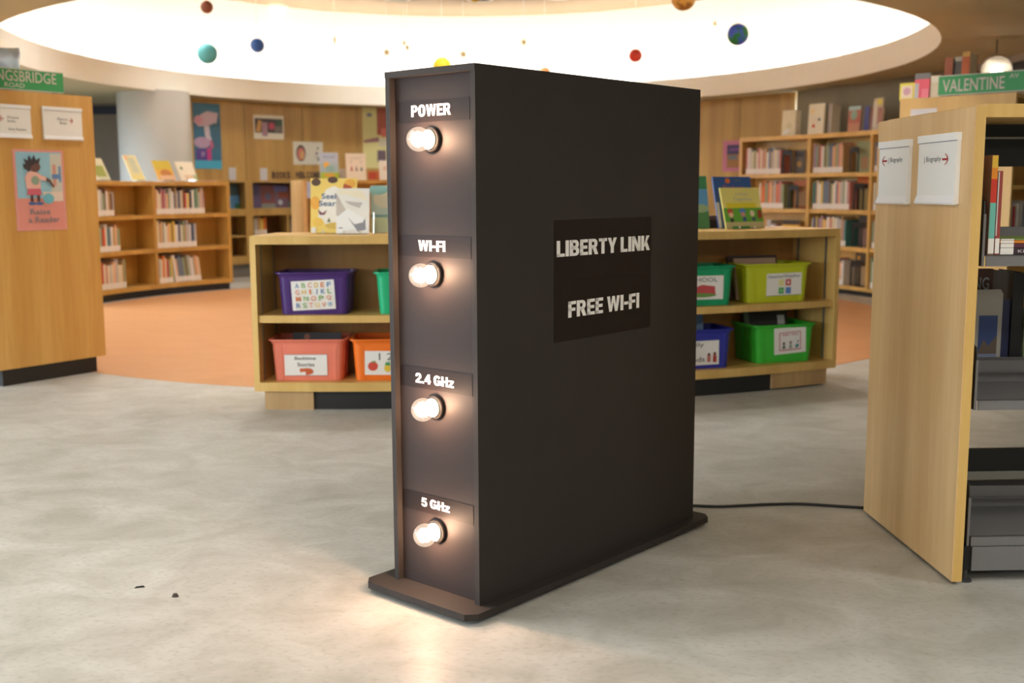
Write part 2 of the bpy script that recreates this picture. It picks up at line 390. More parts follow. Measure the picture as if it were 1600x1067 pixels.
# wood wall at the back: panels with open joints on a dark backing
WL, WR = 143.2, 31.5
m = MB().use(M((120, 86, 44), 0.7))
ph = [WL+(WR-WL)*j/60 for j in range(61)]
m.strip([(*wallp(p, 1.113).xy, 1.42) for p in ph], [(*wallp(p, 1.113).xy, 2.62) for p in ph])
back = struct(m.build('wall_back'))
seams = [143.2, 133.0, 122.6, 112.8, 103, 93, 83, 73, 63, 53, 42.2, 31.5]
for s0, s1 in zip(seams, seams[1:]):
    lowz = 1.42 if s1 > 102 else 0.2
    m = MB().use(WOOD_WALL); q = [s0-0.05+(s1-s0+0.1)*j/6 for j in range(7)]
    A0 = [(*wallp(p, 1.1).xy, lowz) for p in q]; A1 = [(*wallp(p, 1.1).xy, 2.6) for p in q]; B1 = [(*wallp(p, 1.112).xy, 2.6) for p in q]; B0 = [(*wallp(p, 1.112).xy, lowz) for p in q]
    m.loft([[A0[j], A1[j], B1[j], B0[j]] for j in range(7)])
    m.build('wall_panel', back)
m = MB().use(M((112, 106, 98), 0.6)); q = [WL+(103-WL)*j/20 for j in range(21)]
q2 = [103+(WR-103)*j/30 for j in range(31)]
for qq in (q, q2):
    L = [[(*wallp(p, 1.105).xy, 0), (*wallp(p, 1.105).xy, 0.2), (*wallp(p, 1.12).xy, 0.2), (*wallp(p, 1.12).xy, 0)] for p in qq]
    m.loft(L)
struct(m.build('baseboard_back'))
# grey walls
def wall(name, pts, z0=0, z1=2.62, mat=GREYW, t=0.12):
    m = MB().use(mat)
    for (x0, y0), (x1, y1) in zip(pts, pts[1:]):
        d = Vector((x1-x0, y1-y0)).normalized(); nx, ny = -d.y*t, d.x*t
        m.prism([(x0, y0), (x1, y1), (x1+nx, y1+ny), (x0+nx, y0+ny)], z0, z1)
    return struct(m.build(name))
GR = [(CC[0]+5.52*math.cos(R(t)), CC[1]+5.52*math.sin(R(t))) for t in (5, 12, 19, 26, 33)]
wall('wall_right', [(5.15, -5.2), (5.12, 8.0), (5.07, 11.0)]+GR+[(3.9, 15.4)], mat=M((138, 131, 113), 0.75, key='r'), t=-0.12)
def band(name, pts, z0, z1, mat, inset):
    m = MB().use(mat)
    for (x0, y0), (x1, y1) in zip(pts, pts[1:]):
        d = Vector((x1-x0, y1-y0)).normalized(); nx, ny = -d.y*inset, d.x*inset
        m.prism([(x0+nx, y0+ny), (x1+nx, y1+ny), (x1, y1), (x0, y0)], z0, z1)
    return struct(m.build(name))
RW = [(5.15, -5.2), (5.12, 8.0), (5.07, 11.0)]+GR[:2]
band('trim_1', RW, 2.53, 2.6, M((168, 164, 158), 0.6), 0.05)
band('trim_2', RW, 2.40, 2.53, M((64, 66, 72), 0.6), 0.02)
wall('wall_back_left', [(-7.6, 17.1), (-5.2, 16.9), (-4.6, 16.2)], mat=M((142, 132, 122), 0.75, key='l'), t=0.12)
band('trim_3', [(-7.6, 17.1), (-5.2, 16.9), (-4.7, 16.3)], 2.44, 2.56, M((52, 58, 76), 0.5), -0.02)
wall('wall_rear', [(XR, -5.2), (XL, -5.2)], t=0.12)
# left wall with window openings (outside the picture, they let the daylight in)
m = MB().use(GREYW); ys = [-5.2]+[v for w_ in WINDOWS for v in w_]+[17.1]
for a, b in zip(ys[0::2], ys[1::2]): m.box(-7.72, a, 0.6, -7.6, b, 2.5)
m.box(-7.72, -5.2, 2.5, -7.6, 17.1, 2.62); m.box(-7.72, -5.2, 0, -7.6, 17.1, 0.6)
struct(m.build('wall_left'))
for k, (a, b) in enumerate(WINDOWS):
    w_ = struct(MB().use(GLASS).box(-7.67, a, 0.6, -7.66, b, 2.5).build('window_%d' % (k+1)))
    m = MB().use(WHITE)
    for y in (a, (a+b)/2-0.03, b-0.06): m.box(-7.69, y, 0.6, -7.63, y+0.06, 2.5)
    m.box(-7.69, a, 0.6, -7.63, b, 0.66); m.box(-7.69, a, 2.44, -7.63, b, 2.5)
    m.build('window_frame', w_)
# round grey column by the daylight side
m = MB().use(M((196, 196, 192), 0.6, var=0.02)).lathe([(0.475, 0), (0.475, 2.62)], 48, 'z', (-4.84, 15.3, 0))
struct(m.build('column_grey', smooth=True))
struct(MB().use(M((196, 176, 140), 0.6)).box(-4.545, 15.86, 0, -4.505, 15.90, 2.6).build('trim_4'))

# ------------------------------------------------------------------ dome: downlights, planets, stars
for q, (x, y, lab) in enumerate([(-1.631, 16.55, 'white round recessed downlight above the gold star bits'), (-0.441, 16.62, 'white round recessed downlight above the small yellow ball'), (0.683, 16.5, 'white round recessed downlight toward the gold ball side')]):
    t = thing('recessed_downlight', frame(x, y, 4.05, 0), lab, 'light', 'downlights in the upper dome ceiling')
    here(t).use(WHITE).lathe([(0.20, -0.02), (0.20, 0.0), (0.16, 0.0), (0.16, -0.02)], 28).build('trim_ring', t, smooth=True)
    here(t).use(DOWN).lathe([(0.158, -0.012), (0.158, -0.004)], 28).build('lens', t)
t = tag(MB().use(M((206, 196, 176))).lathe([(0.15, -0.03), (0.16, 0)], 24).build('ceiling_disc', fr=frame(-3.5, 17.2, 4.05, 0)), 'pale round speaker flush in the dome ceiling above the blue ball', 'disc')  # plain pale ceiling disc of no settled function
def planet_mat(kind, c1, c2, sc=3.0, bands=False):
    m = bpy.data.materials.new(kind); m.use_nodes = True; nt = m.node_tree; b = nt.nodes['Principled BSDF']; N = nt.nodes.new
    tc = N('ShaderNodeTexCoord'); nz = N('ShaderNodeTexNoise'); nz.inputs['Scale'].default_value = sc; nz.inputs['Detail'].default_value = 2
    mp = N('ShaderNodeMapping'); mp.inputs['Scale'].default_value = (1, 1, 6) if bands else (1, 1, 1)
    nt.links.new(tc.outputs['Object'], mp.inputs[0]); nt.links.new(mp.outputs[0], nz.inputs['Vector'])
    r = N('ShaderNodeValToRGB'); r.color_ramp.elements[0].position = 0.47; r.color_ramp.elements[1].position = 0.55
    r.color_ramp.elements[0].color = (*lin(c1), 1); r.color_ramp.elements[1].color = (*lin(c2), 1)
    nt.links.new(nz.outputs['Fac'], r.inputs[0]); nt.links.new(r.outputs[0], b.inputs['Base Color']); b.inputs['Roughness'].default_value = 0.6
    return m
PL = [((-3.056, 11.5, 3.127), .062, (150, 82, 52), (128, 66, 40), 'small brown planet ball hanging under the dome, highest of its neighbours', 0),
      ((-3.202, 12.0, 2.729), .105, (104, 196, 204), (94, 184, 196), 'large turquoise planet ball hanging under the bright dome', 0),
      ((-2.895, 13.0, 2.938), .080, (64, 112, 186), (54, 98, 172), 'blue planet ball hanging beside the larger turquoise one', 0),
      ((-0.785, 13.0, 2.69), .105, (236, 214, 60), (226, 200, 44), 'bright yellow planet ball peeping over the top of the black tower', 0),
      ((0.388, 13.0, 2.609), .071, (240, 170, 110), (232, 150, 90), 'orange planet ball just showing above the black tower edge', 0),
      ((1.74, 11.5, 3.193), .123, (196, 146, 62), (146, 96, 36), 'big marbled gold planet ball hanging high under the dome', 1),
      ((2.395, 12.0, 2.901), .112, (60, 84, 190), (22, 112, 56), 'green and blue earth ball hanging under the dome', 2),
      ((1.373, 12.5, 2.747), .072, (214, 66, 42), (200, 54, 36), 'red planet ball hanging between black tower and earth ball', 0),
      ((-0.388, 12.5, 3.395), .066, (214, 186, 40), (202, 170, 30), 'small mustard yellow ball hanging before the middle downlight', 0)]
STR = M((238, 236, 226), 0.6)
for p, r_, c1, c2, lab, kind in PL:
    t = thing('planet_ball', frame(*p, 0.4), lab, 'ornament', 'planet balls hanging in the dome')
    b = MB().use(planet_mat('planet', c1, c2, [3, 14, 7][kind])).ball((0, 0, 0), r_, 28, 18).build('ball', t, fr=Matrix(), smooth=True)
    MB().use(STR).tube([(0, 0, r_), (0, 0, 4.05-p[2])], 0.0016, 5).build('string', t, fr=Matrix())
GOLD = M((226, 206, 150), 0.5)
ST = [((-1.528, 14, 2.972), .06, 0.1, 'flat gold star hanging lowest beside the twin star bits'), ((-0.583, 14, 2.945), .06, 0.2, 'pale gold star hanging over the black tower top edge'),
      ((0.159, 14, 3.087), .052, 0.5, 'gold star turned a little, hanging high over the tower'), ((-1.31, 14, 3.085), .035, 1.1, 'tiny turned gold star, upper of a close pair'),
      ((-1.27, 14, 3.03), .04, 0.9, 'tiny tarnished gold star, lower of a close pair'), ((-2.163, 14, 3.121), .05, 1.45, 'gold star seen almost edge on beyond the blue ball'), ((2.508, 14, 3.299), .035, 0.7, 'tiny gold star hanging above the earth ball')]
for p, r_, a, lab in ST:
    t = thing('hanging_star', frame(*p, a), lab, 'ornament', 'gold stars hanging in the dome')
    pts = [((r_ if j % 2 == 0 else r_*0.42)*math.sin(PI*j/5), (r_ if j % 2 == 0 else r_*0.42)*math.cos(PI*j/5)) for j in range(10)]
    MB().use(GOLD).yprism(pts, -0.006, 0.006).build('star', t, fr=Matrix())
    MB().use(STR).tube([(0, 0, r_), (0, 0, 4.05-p[2])], 0.0014, 5).build('string', t, fr=Matrix())

# ------------------------------------------------------------------ the black tower
TA = 0.8516; TB = (-0.1028, 3.2466)
TWd, TD, TH = 0.379, 1.2155, 1.658          # width of the bulb face, depth, height
t = thing('router_tower', frame(*TB, 0, TA), 'tall matt black box shaped like a router with glowing bulbs', 'display')
m = here(t).use(PAINT_B)
c_ = 0.03; x0, x1, y0, y1 = -0.082, 1.285, -0.043, 0.448
m.prism([(x0+c_, y0), (x1-c_, y0), (x1, y0+c_), (x1, y1-c_), (x1-c_, y1), (x0+c_, y1), (x0, y1-c_), (x0, y0+c_)], 0.016, 0.037); m.build('base_plate', t)
for x, y in ((0.03, 0.05), (0.03, 0.33), (1.15, 0.05), (1.15, 0.33)):
    here(t).use(KICK).lathe([(0.02, 0), (0.02, 0.016)], 12, 'z', (x, y, 0)).build('foot', t)
T_ = 0.019
here(t).use(PAINT_B).box(0, 0, 0.035, TD, T_, TH-T_).build('side_panel', t)
here(t).use(PAINT_B).box(0, TWd-T_, 0.035, TD, TWd, TH-T_).build('side_panel', t)
here(t).use(PAINT_B).box(-0.002, 0, TH-T_, TD, TWd, TH).build('top_panel', t)
here(t).use(PAINT_B).box(TD-T_, T_, 0.035, TD, TWd-T_, TH-T_).build('back_panel', t)
here(t).use(M((46, 39, 37), 0.55, var=0.10, scale=5, spec=0.2)).box(0.022, T_, 0.035, 0.038, TWd-T_, TH-T_).build('front_panel', t)
def tower_face(z): return MATW[t.name] @ Matrix.Translation((0.022, 0, z)) @ Matrix.Rotation(R(-90), 4, 'Z')   # x to the viewer's right = -y
def front(mb_y): return -mb_y
for (ya, yb, za, zb, txt, ta, tb, tz0, tz1, slope, bz) in [
        (0.352, 0.042, 1.502, 1.567, 'POWER', 0.2862, 0.1178, 1.519, 1.5535, 0, 1.448),
        (0.356, 0.042, 1.094, 1.1585, 'WI-FI', 0.2645, 0.1470, 1.112, 1.145, 0, 1.0419),
        (0.356, 0.042, 0.680, 0.747, '2.4 GHz', 0.2866, 0.1180, 0.6965, 0.7275, 0, 0.6279),
        (0.356, 0.042, 0.278, 0.340, '5 GHz', 0.2694, 0.1420, 0.298, 0.3265, 0, 0.2285)]:
    MF = MATW[t.name] @ Matrix.Translation((0.022, 0, 0)) @ Matrix.Rotation(R(-90), 4, 'Z')
    m = MB(MF).use(VINYL_B).box(-ya, -0.0012, za, -yb, 0, zb); s_ = m.build('label_strip', t)
    block_text(MB(MF).use(M((250, 250, 250), 0.4, var=0.0)), txt, -ta, tz0, -tb, tz1, -0.0022).build('lettering', s_)
    # bulb: collar, socket ring, globe, glowing core
    m = MB(MF).use(M((40, 34, 30), 0.5)).lathe([(0.0375, 0), (0.0375, -0.010), (0.034, -0.013), (0.026, -0.013)], 32, 'y', (-0.198, 0, bz)); fl = m.build('socket_collar', t, smooth=True)
    MB(MF).use(M((236, 230, 218), 0.35)).lathe([(0.029, -0.0125), (0.029, -0.019), (0.026, -0.0215), (0.020, -0.0215)], 28, 'y', (-0.198, 0, bz)).build('socket_ring', fl, smooth=True)
    g0 = -0.058; prof = [(0.0215, -0.021), (0.0225, -0.027)]+[(0.0365*math.sin(a), g0+0.0365*math.cos(a)) for a in [R(x) for x in range(40, 181, 10)]]
    prof[-1] = (0.0005, prof[-1][1])
    gl = MB(MF).use(BULBG).lathe(prof, 32, 'y', (-0.198, 0, bz)).build('light_bulb', t, smooth=True)
    MB(MF).use(FILAMENT).ball((-0.198, -0.054, bz), 0.021, 16, 10).build('glowing_core', gl, smooth=True)
MS = MATW[t.name]
m = MB(MS).use(VINYL_B).box(0.360, -0.0012, 0.8105, 0.904, 0, 1.2015)
m.box(0.360, -0.0018, 1.001, 0.904, -0.001, 1.0035)
s_ = m.build('side_label', t)
block_text(MB(MS).use(M((238, 234, 230), 0.45, var=0.0)), 'LIBERTY LINK', 0.371, 1.0845, 0.894, 1.136, -0.0022).build('lettering', s_)
block_text(MB(MS).use(M((238, 234, 230), 0.45, var=0.0)), 'FREE WI-FI', 0.4305, 0.885, 0.8325, 0.938, -0.0022).build('lettering', s_)
# cord
P = [(0.552, 4.285, 0.06), (0.60, 4.33, 0.03), (0.66, 4.39, 0.009), (0.742, 4.422, 0.006), (0.80, 4.414, 0.006), (0.864, 4.411, 0.006), (0.96, 4.424, 0.006), (1.053, 4.437, 0.006), (1.187, 4.443, 0.006), (1.311, 4.413, 0.006), (1.428, 4.384, 0.006), (1.62, 4.35, 0.006)]
def spline(P, n=6):
    out = []; P = [Vector(p) for p in P]
    for i in range(len(P)-1):
        a, b, c, d = P[max(i-1, 0)], P[i], P[i+1], P[min(i+2, len(P)-1)]
        for j in range(n):
            u = j/n; out.append(0.5*((2*b)+(-a+c)*u+(2*a-5*b+4*c-d)*u*u+(-a+3*b-3*c+d)*u**3))
    return out+[P[-1]]
tag(MB().use(BLACK).tube(spline(P), 0.0058, 10).build('power_cord', smooth=True), 'black power cord running over the floor behind the black tower', 'cord')
# floor specks
m = MB(); m.use(M((52, 48, 46), 0.9)).loft([[(-.017, -.003, 0), (.017, -.002, 0), (.017, .003, 0), (-.017, .003, 0)], [(-.010, -.002, .005), (.012, -.001, .006), (.012, .002, .006), (-.010, .002, .005)]])
tag(m.build('floor_scrap', fr=frame(-1.235, 3.518, 0, 0.25)), 'thin dark sliver of litter on the pale grey floor', 'litter')
m = MB(); m.use(M((66, 58, 52), 0.9)).loft([[(.012*math.cos(a)*k, .011*math.sin(a)*k, z) for a, k in zip([2*PI*j/7 for j in range(7)], (1, .8, 1.1, .75, 1, .85, .95))] for z, k_ in ((0, 1),)]+[[(.007*math.cos(2*PI*j/7), .006*math.sin(2*PI*j/7), .010) for j in range(7)]])
tag(m.build('floor_scrap', fr=frame(-1.092, 3.435, 0, 0)), 'small dark crumpled crumb of litter on the pale grey floor', 'litter')

# ------------------------------------------------------------------ shelving near the camera, steel with a wooden end panel
NA = 1.6086-PI/2
NF = frame(1.444, 3.506, 0, NA)
t = thing('steel_bookcase', NF, 'double sided grey steel bookcase with pale wooden end panel and top', 'bookcase')
here(t).use(WOOD_PALE).box(0, 0, 0.012, 0.004, 0.8215, 1.548).build('end_veneer', t)
here(t).use(WOOD_EDGE).box(0.004, -0.001, 0.012, 0.034, 0.8225, 1.549).build('end_panel', t)
here(t).use(WOOD_EDGE).box(0.034, 0.004, 1.515, 1.0, 0.8175, 1.556).build('top_board', t)
here(t).use(STEEL_D).box(0.05, 0.395, 0.02, 0.09, 0.43, 1.515).build('upright', t)
here(t).use(STEEL_D).box(0.94, 0.395, 0.02, 0.98, 0.43, 1.515).build('upright', t)
here(t).use(BLACK).box(0.09, 0.405, 1.37, 0.94, 0.42, 1.515).build('back_plate', t)
here(t).use(BLACK).box(0.09, 0.405, 0.25, 0.94, 0.42, 0.36).build('back_plate', t)
here(t).use(STRIP).box(0.09, 0.398, 0.248, 0.94, 0.404, 0.278).build('lower_rail', t)
here(t).use(STRIP).box(0.05, 0.36, 1.463, 0.98, 0.375, 1.470).build('canopy_rail', t)
def tray(z, lip, flip, d0, d1):
    y = (lambda v: v) if not flip else (lambda v: 0.8215-v)
    def bx(m, xa, ya, za, xb, yb, zb):
        a, b = sorted((y(ya), y(yb))); return m.box(xa, a, za, xb, b, zb)
    m = here(t).use(STEEL); bx(m, 0.072, d0, z-0.004, 0.96, d1, z); bx(m, 0.072, d0, z-lip, 0.96, d0+0.004, z); bx(m, 0.072, d1-0.004, z, 0.96, d1, z+0.075)
    bx(m, 0.072, d1-0.03, z+0.035, 0.96, d1, z+0.037)
    s = m.build('shelf', t)
    for xb in (0.062, 0.962):
        m = here(t).use(STEEL_D); pol = [(d0+0.005, z-lip), (d1, z-lip), (d1, z+0.20), (d0+0.10, z+0.20), (d0+0.012, z+0.17), (d0+0.005, z+0.12)]
        m.xprism([(y(a), b) for a, b in pol], xb, xb+0.003); m.use(STEEL).xprism([(y(a), b) for a, b in [(d0+0.002, z-lip), (d0+0.006, z-lip), (d0+0.006, z+0.13), (d0+0.002, z+0.13)]], xb-0.003, xb+0.005)
        m.build('bracket', s)
    return s
for z, lip in ((1.084, 0.036), (0.614, 0.034), (0.156, 0.034)):
    tray(z, lip, False, 0.03, 0.375); tray(z, lip, True, 0.03, 0.375)
for ya in (0.022, 0.795):
    here(t).use(STEEL).box(0.075, ya, 0.04, 0.96, ya+0.006, 0.121).build('kickplate', t)
for x, y in ((0.062, 0.04), (0.062, 0.78), (0.94, 0.04), (0.94, 0.78)):
    here(t).use(STEEL_D).lathe([(0.022, 0), (0.022, 0.006), (0.008, 0.010), (0.008, 0.04)], 14, 'z', (x, y, 0)).build('glide_foot', t, smooth=True)
here(t).use(BLACK).box(0.05, 0.03, 0.04, 0.075, 0.79, 0.121).build('base_rail', t)
here(t).use(WHITE).box(0.046, 0.10, 1.36, 0.05, 0.106, 1.50).build('hook_rod', t)

def panel_frame(base, off=0.0):     # frame on a face: x right, y into it
    return base
def sign_holder(fr, w, h, lines, label, arrow, arrow_at, name='sign_holder', grp=None, lab_mat=None):
    """acrylic pocket with clip band, slanted lower lip and printed card; fr at lower centre, x right, y into the board"""
    s = thing(name, fr, label, 'sign', grp)
    here(s).use(WHITE).box(-w/2, -0.014, 0, w/2, 0, h).build('card', s)
    here(s).use(M((250, 250, 250), 0.3, var=0.0)).box(-w/2-0.002, -0.019, h*0.90, w/2+0.002, 0, h+0.002).build('clip_band', s)
    here(s).use(M((150, 152, 164), 0.5)).box(-w/2, -0.0146, h*0.887, w/2, -0.013, h*0.90).build('clip_gap', s)
    m = here(s).use(M((246, 246, 248), 0.3, var=0.0)).xprism([(-0.014, 0.0), (-0.014, h*0.12), (-0.023, 0.004), (-0.021, -0.002), (0, -0.002)], -w/2-0.002, w/2+0.002); m.build('lower_lip', s)
    m = here(s).use(M((96, 98, 104), 0.6))
    for (txt, xa, za, xb, zb) in lines: m.text(txt, xa*w, za*h, xb*w, zb*h, -0.0146, 0.006)
    m.build('lettering', s)
    ax, az, aw = arrow_at; m = here(s).use(M((176, 52, 46), 0.6)); d = 1 if arrow == '>' else -1
    X = lambda v: ax*w+d*v*aw*w
    m.flat([(X(-.5), az*h-0.0035), (X(.45), az*h-0.0035), (X(.45), az*h+0.0035), (X(-.5), az*h+0.0035)], -0.0148)
    arcp = [(X(.5-0.5*(k/6)**2), az*h+0.018*(k/6)) for k in range(-6, 7)]
    for (xa, za), (xb, zb) in zip(arcp, arcp[1:]): m.flat([(xa-0.004, za), (xb-0.004, zb), (xb+0.004, zb), (xa+0.004, za)], -0.0150)
    m.build('arrow', s)
    return s
NFL = NF @ Matrix.Rotation(R(-90), 4, 'Z')       # face looking along -x: viewer's right = -y
sign_holder(NFL @ Matrix.Translation((-0.622, -0.0005, 1.241)), 0.282, 0.226, [('J Biography', -0.17, .645, .31, .74)], 'white sign holder with red arrow pointing toward the low cabinet', '<', (-.29, .69, .16))
sign_holder(NFL @ Matrix.Translation((-0.240, -0.0005, 1.245)), 0.303, 0.227, [('J Biography', -0.34, .595, .12, .69)], 'white sign holder with red arrow toward the steel shelf openings', '>', (.22, .64, .14))

# ------------------------------------------------------------------ books
COLS = [('white', (226, 222, 214)), ('cream', (222, 208, 176)), ('pale grey', (186, 182, 178)), ('tan', (190, 152, 104)), ('mauve', (176, 142, 150)), ('rose', (196, 128, 122)),
        ('navy', (52, 60, 96)), ('sage', (142, 158, 122)), ('brown', (120, 86, 62)), ('teal', (70, 128, 122)), ('orange', (214, 112, 50)), ('red', (186, 52, 44)),
        ('yellow', (222, 190, 84)), ('slate', (112, 122, 138)), ('black', (44, 42, 44)), ('peach', (226, 176, 140))]
CD = dict(COLS)
LABELM = M((236, 230, 222), 0.6, var=0.02)
def book_mesh(mb, t_, h, d, mat):
    c = min(0.003, t_*0.2)
    mb.use(mat).box(0, 0, 0, c, d, h).box(t_-c, 0, 0, t_, d, h).box(c, 0, 0, t_-c, c, h)
    mb.use(PAGE).box(c, c, 0.004, t_-c, d-0.005, h-0.005)
    return mb
def spine_book(fr, t_, h, d, cname, label, grp, lab=0.07, name='book'):
    o = book_mesh(MB(), t_, h, d, M(CD[cname], 0.5, key='b')).build(name, fr=fr)
    tag(o, label, 'book', grp)
    if lab:
        MB().use(LABELM).box(0.0006, -0.0012, 0.004, t_-0.0006, 0.0004, lab).build('spine_label', o, fr=Matrix())
    return o
ORD = 'first second third fourth fifth sixth seventh eighth ninth tenth eleventh twelfth thirteenth fourteenth fifteenth sixteenth seventeenth eighteenth nineteenth twentieth twenty-first twenty-second twenty-third twenty-fourth twenty-fifth twenty-sixth twenty-seventh twenty-eighth twenty-ninth thirtieth'.split()
def cover_book(fr, w, h, t_, back_rgb, shapes, label, grp=None, name='picture_book', spine=None, cat='book'):
    """book seen from the front; fr at lower centre of the front cover, x right, y away"""
    m = MB(); c = 0.003; cm = M(back_rgb, 0.4, var=0.05, key='cv')
    m.use(cm).box(-w/2, 0, 0, w/2, c, h).box(-w/2, t_-c, 0, w/2, t_, h).use(M(spine, 0.4) if spine else cm).box(-w/2, c, 0, -w/2+c, t_-c, h).use(PAGE).box(-w/2+c, c, 0.003, w/2-0.004, t_-c, h-0.004)
    o = m.build(name, fr=fr); tag(o, label, cat, grp)
    if shapes: art(MB(), shapes, -w/2, 0, w, h).build('cover_print', o, fr=Matrix())
    return o
def lean(fr, deg): return fr @ Matrix.Rotation(R(-deg), 4, 'X')     # top tips away from the viewer

# books on the near steel bookcase
S1 = 1.0845
b = book_mesh(MB(), 0.020, 0.315, 0.19, M((150, 112, 92), 0.4)).build('book', fr=NF @ Matrix.Translation((0.078, 0.036, S1)))
tag(b, 'tall thin book with yellow, red and teal spine against steel bracket', 'book')
MB().use(M((226, 180, 60), 0.4)).box(0.0008, -0.0008, 0.275, 0.0192, 0.0004, 0.313).use(M((230, 140, 40), 0.4)).box(0.0008, -0.0008, 0.24, 0.0192, 0.0004, 0.275).use(M((206, 58, 40), 0.4)).box(0.0008, -0.0008, 0.165, 0.0192, 0.0004, 0.24).use(M((110, 186, 172), 0.4)).box(0.0008, -0.0008, 0.052, 0.0192, 0.0004, 0.165).use(LABELM).box(0.0008, -0.0012, 0.004, 0.0192, 0.0004, 0.052).build('spine_print', b, fr=Matrix())
b = book_mesh(MB(), 0.015, 0.265, 0.18, M((150, 62, 56), 0.45)).build('book', fr=NF @ Matrix.Translation((0.1005, 0.036, S1)))
tag(b, 'thin rust red book standing beside the yellow and teal spine', 'book')
MB().use(M((206, 200, 192), 0.4)).box(0, -0.0008, 0.06, 0.004, 0.0004, 0.262).use(LABELM).box(0.0006, -0.0012, 0.004, 0.0144, 0.0004, 0.052).build('spine_print', b, fr=Matrix())
zz = S1
for hh, colr, lab in ((0.022, (60, 44, 52), 'dark plum book lying flat, lowest in the steel shelf pile'), (0.014, (92, 44, 60), 'thin maroon book lying flat in the middle of the pile'), (0.010, (224, 132, 44), 'thin orange book lying flat on the maroon one'), (0.005, (120, 150, 74), 'slim green book lying flat on top of the pile')):
    m = MB(); c = 0.002
    m.use(M(colr, 0.45)).box(0, 0, 0, 0.28, 0.2, c if hh > .006 else .001).box(0, 0, hh-(c if hh > .006 else .001), 0.28, 0.2, hh).box(0, 0, 0, 0.28, c, hh).use(PAGE).box(0.003, c, 0.001, 0.277, 0.197, hh-0.001)
    b = m.build('book', fr=NF @ Matrix.Translation((0.119, 0.04, zz))); tag(b, lab, 'book', 'flat pile on the steel shelf')
    MB().use(LABELM).box(0.002, -0.0010, 0.0008, 0.045, 0.0004, hh-0.0008).build('spine_label', b, fr=Matrix())
    if hh > 0.02: MB().use(M((210, 200, 204), 0.4)).text('KINDER', 0.06, 0.006, 0.15, hh-0.006, -0.0012, 0.0).build('lettering', b, fr=Matrix())
    zz += hh
S2 = 0.6145
fb = lambda x, y, z=S2: NF @ Matrix.Translation((x, y, z))
cover_book(fb(0.268, 0.575), 0.185, 0.385, 0.02, (40, 46, 60), [('r', 0, 0, 1, 1, (44, 50, 66)), ('r', .45, .55, 1, 1, (104, 66, 56)), ('r', 0, .62, .6, .98, (46, 84, 116)), ('t', 'DIGGING', .02, .80, .92, .92, (196, 206, 214))], 'dark picture book facing out behind a cream plastic book stand')
s = thing('book_stand', fb(0.300, 0.50), 'cream plastic book stand with a blue printed window', 'book stand')
pl = [(-.062, 0), (.066, 0), (.066, .30), (.056, .315), (-.062, .315)]
here(s).use(M((196, 190, 180), 0.4)).yprism(pl, 0, 0.006).build('plate', s)
here(s).use(M((196, 190, 180), 0.4)).box(-.062, 0, 0, .066, 0.05, 0.004).build('foot', s)
art(here(s), [('r', 0, 0, 1, 1, (70, 92, 150)), ('p', [(0, .15), (.3, .45), (.55, .3), (1, .55), (1, .1), (0, .1)], (120, 104, 92)), ('r', 0, 0, 1, .12, (150, 160, 190))], -0.02, 0.06, 0.07, 0.16, -0.001).build('picture', s)
spine_book(fb(0.370, 0.52), 0.034, 0.275, 0.2, 'navy', 'navy book standing beside the cream plastic book stand', 'books on the middle steel shelf', 0)
spine_book(fb(0.406, 0.51), 0.042, 0.375, 0.2, 'black', 'tall black book standing next to the navy one', 'books on the middle steel shelf', 0)
spine_book(fb(0.450, 0.50), 0.030, 0.24, 0.2, 'sage', 'green book at the picture edge of the steel shelf', 'books on the middle steel shelf', 0)
# a few volumes on the far side of the same case so the back is not empty
# ------------------------------------------------------------------ the two tall end panels with street signs
def end_bookcase(name, fr, w, h, length, label, kick=0.11):
    t = thing(name, fr, label, 'bookcase')
    B_ = lambda mat: here(t).use(mat)
    B_(WOOD_PANEL if fr[0][3] < 0 else WOOD_EDGE).box(0, 0, kick, w, 0.035, h).build('end_panel', t)
    B_(WOOD_EDGE).box(0, length-0.035, kick, w, length, h).build('end_panel', t)
    B_(WOOD_EDGE).box(0.005, 0.035, h-0.035, w-0.005, length-0.035, h-0.005).build('top_board', t)
    B_(WOOD_EDGE).box(w/2-0.01, 0.035, kick, w/2+0.01, length-0.035, h-0.035).build('back_panel', t)
    for z in (kick, 0.50, 0.89, 1.02+0.26, 1.62):
        for xa, xb in ((0.015, w/2-0.01), (w/2+0.01, w-0.015)):
            B_(WOOD_EDGE).box(xa, 0.035, z, xb, length-0.035, z+0.03).build('shelf', t)
    B_(KICK).box(0.065, 0.01, 0, w-0.075, length-0.03, kick).build('kickboard', t)
    return t
LF = frame(-2.967, 8.008, 0, 0.98545)
lcase = end_bookcase('end_panel_bookcase', LF @ Matrix.Translation((-0.875, 0, 0)), 0.875, 1.962, 2.0, 'tall honey wood bookcase end carrying a child poster and green street sign')
FF = frame(2.927, 8.492, 0, math.atan2(-0.697, 0.717))
fcase = end_bookcase('end_panel_bookcase', FF, 0.845, 1.955, 1.5, 'tall wood bookcase end behind the steel shelving under a green sign')
sign_holder(LF @ Matrix.Translation((-0.615, -0.0005, 1.652)), 0.215+0.02, 0.215, [('Picture', -.22, .58, .12, .66), ('Books', -.22, .47, .02, .55), ('Early Readers', -.2, .20, .34, .30)], 'white paper sign with two text blocks beside a cream blank one', '<', (-.40, .57, .12))
sign_holder(LF @ Matrix.Translation((-0.253, -0.0005, 1.652)), 0.30, 0.218, [('Picture', -.14, .60, .12, .68), ('Books', -.08, .48, .10, .56)], 'white paper sign with small red mark above the child poster', '>', (.2, .60, .08))
ps = tag(MB().use(M((226, 156, 150), 0.5, var=0.03)).box(-0.19, -0.003, 0, 0.19, 0, 0.545).build('child_poster', fr=LF @ Matrix.Translation((-0.45, 0, 1.034))), 'pink bordered poster of a child watering, taped on honey wood panel', 'poster')
SK = (92, 60, 56)
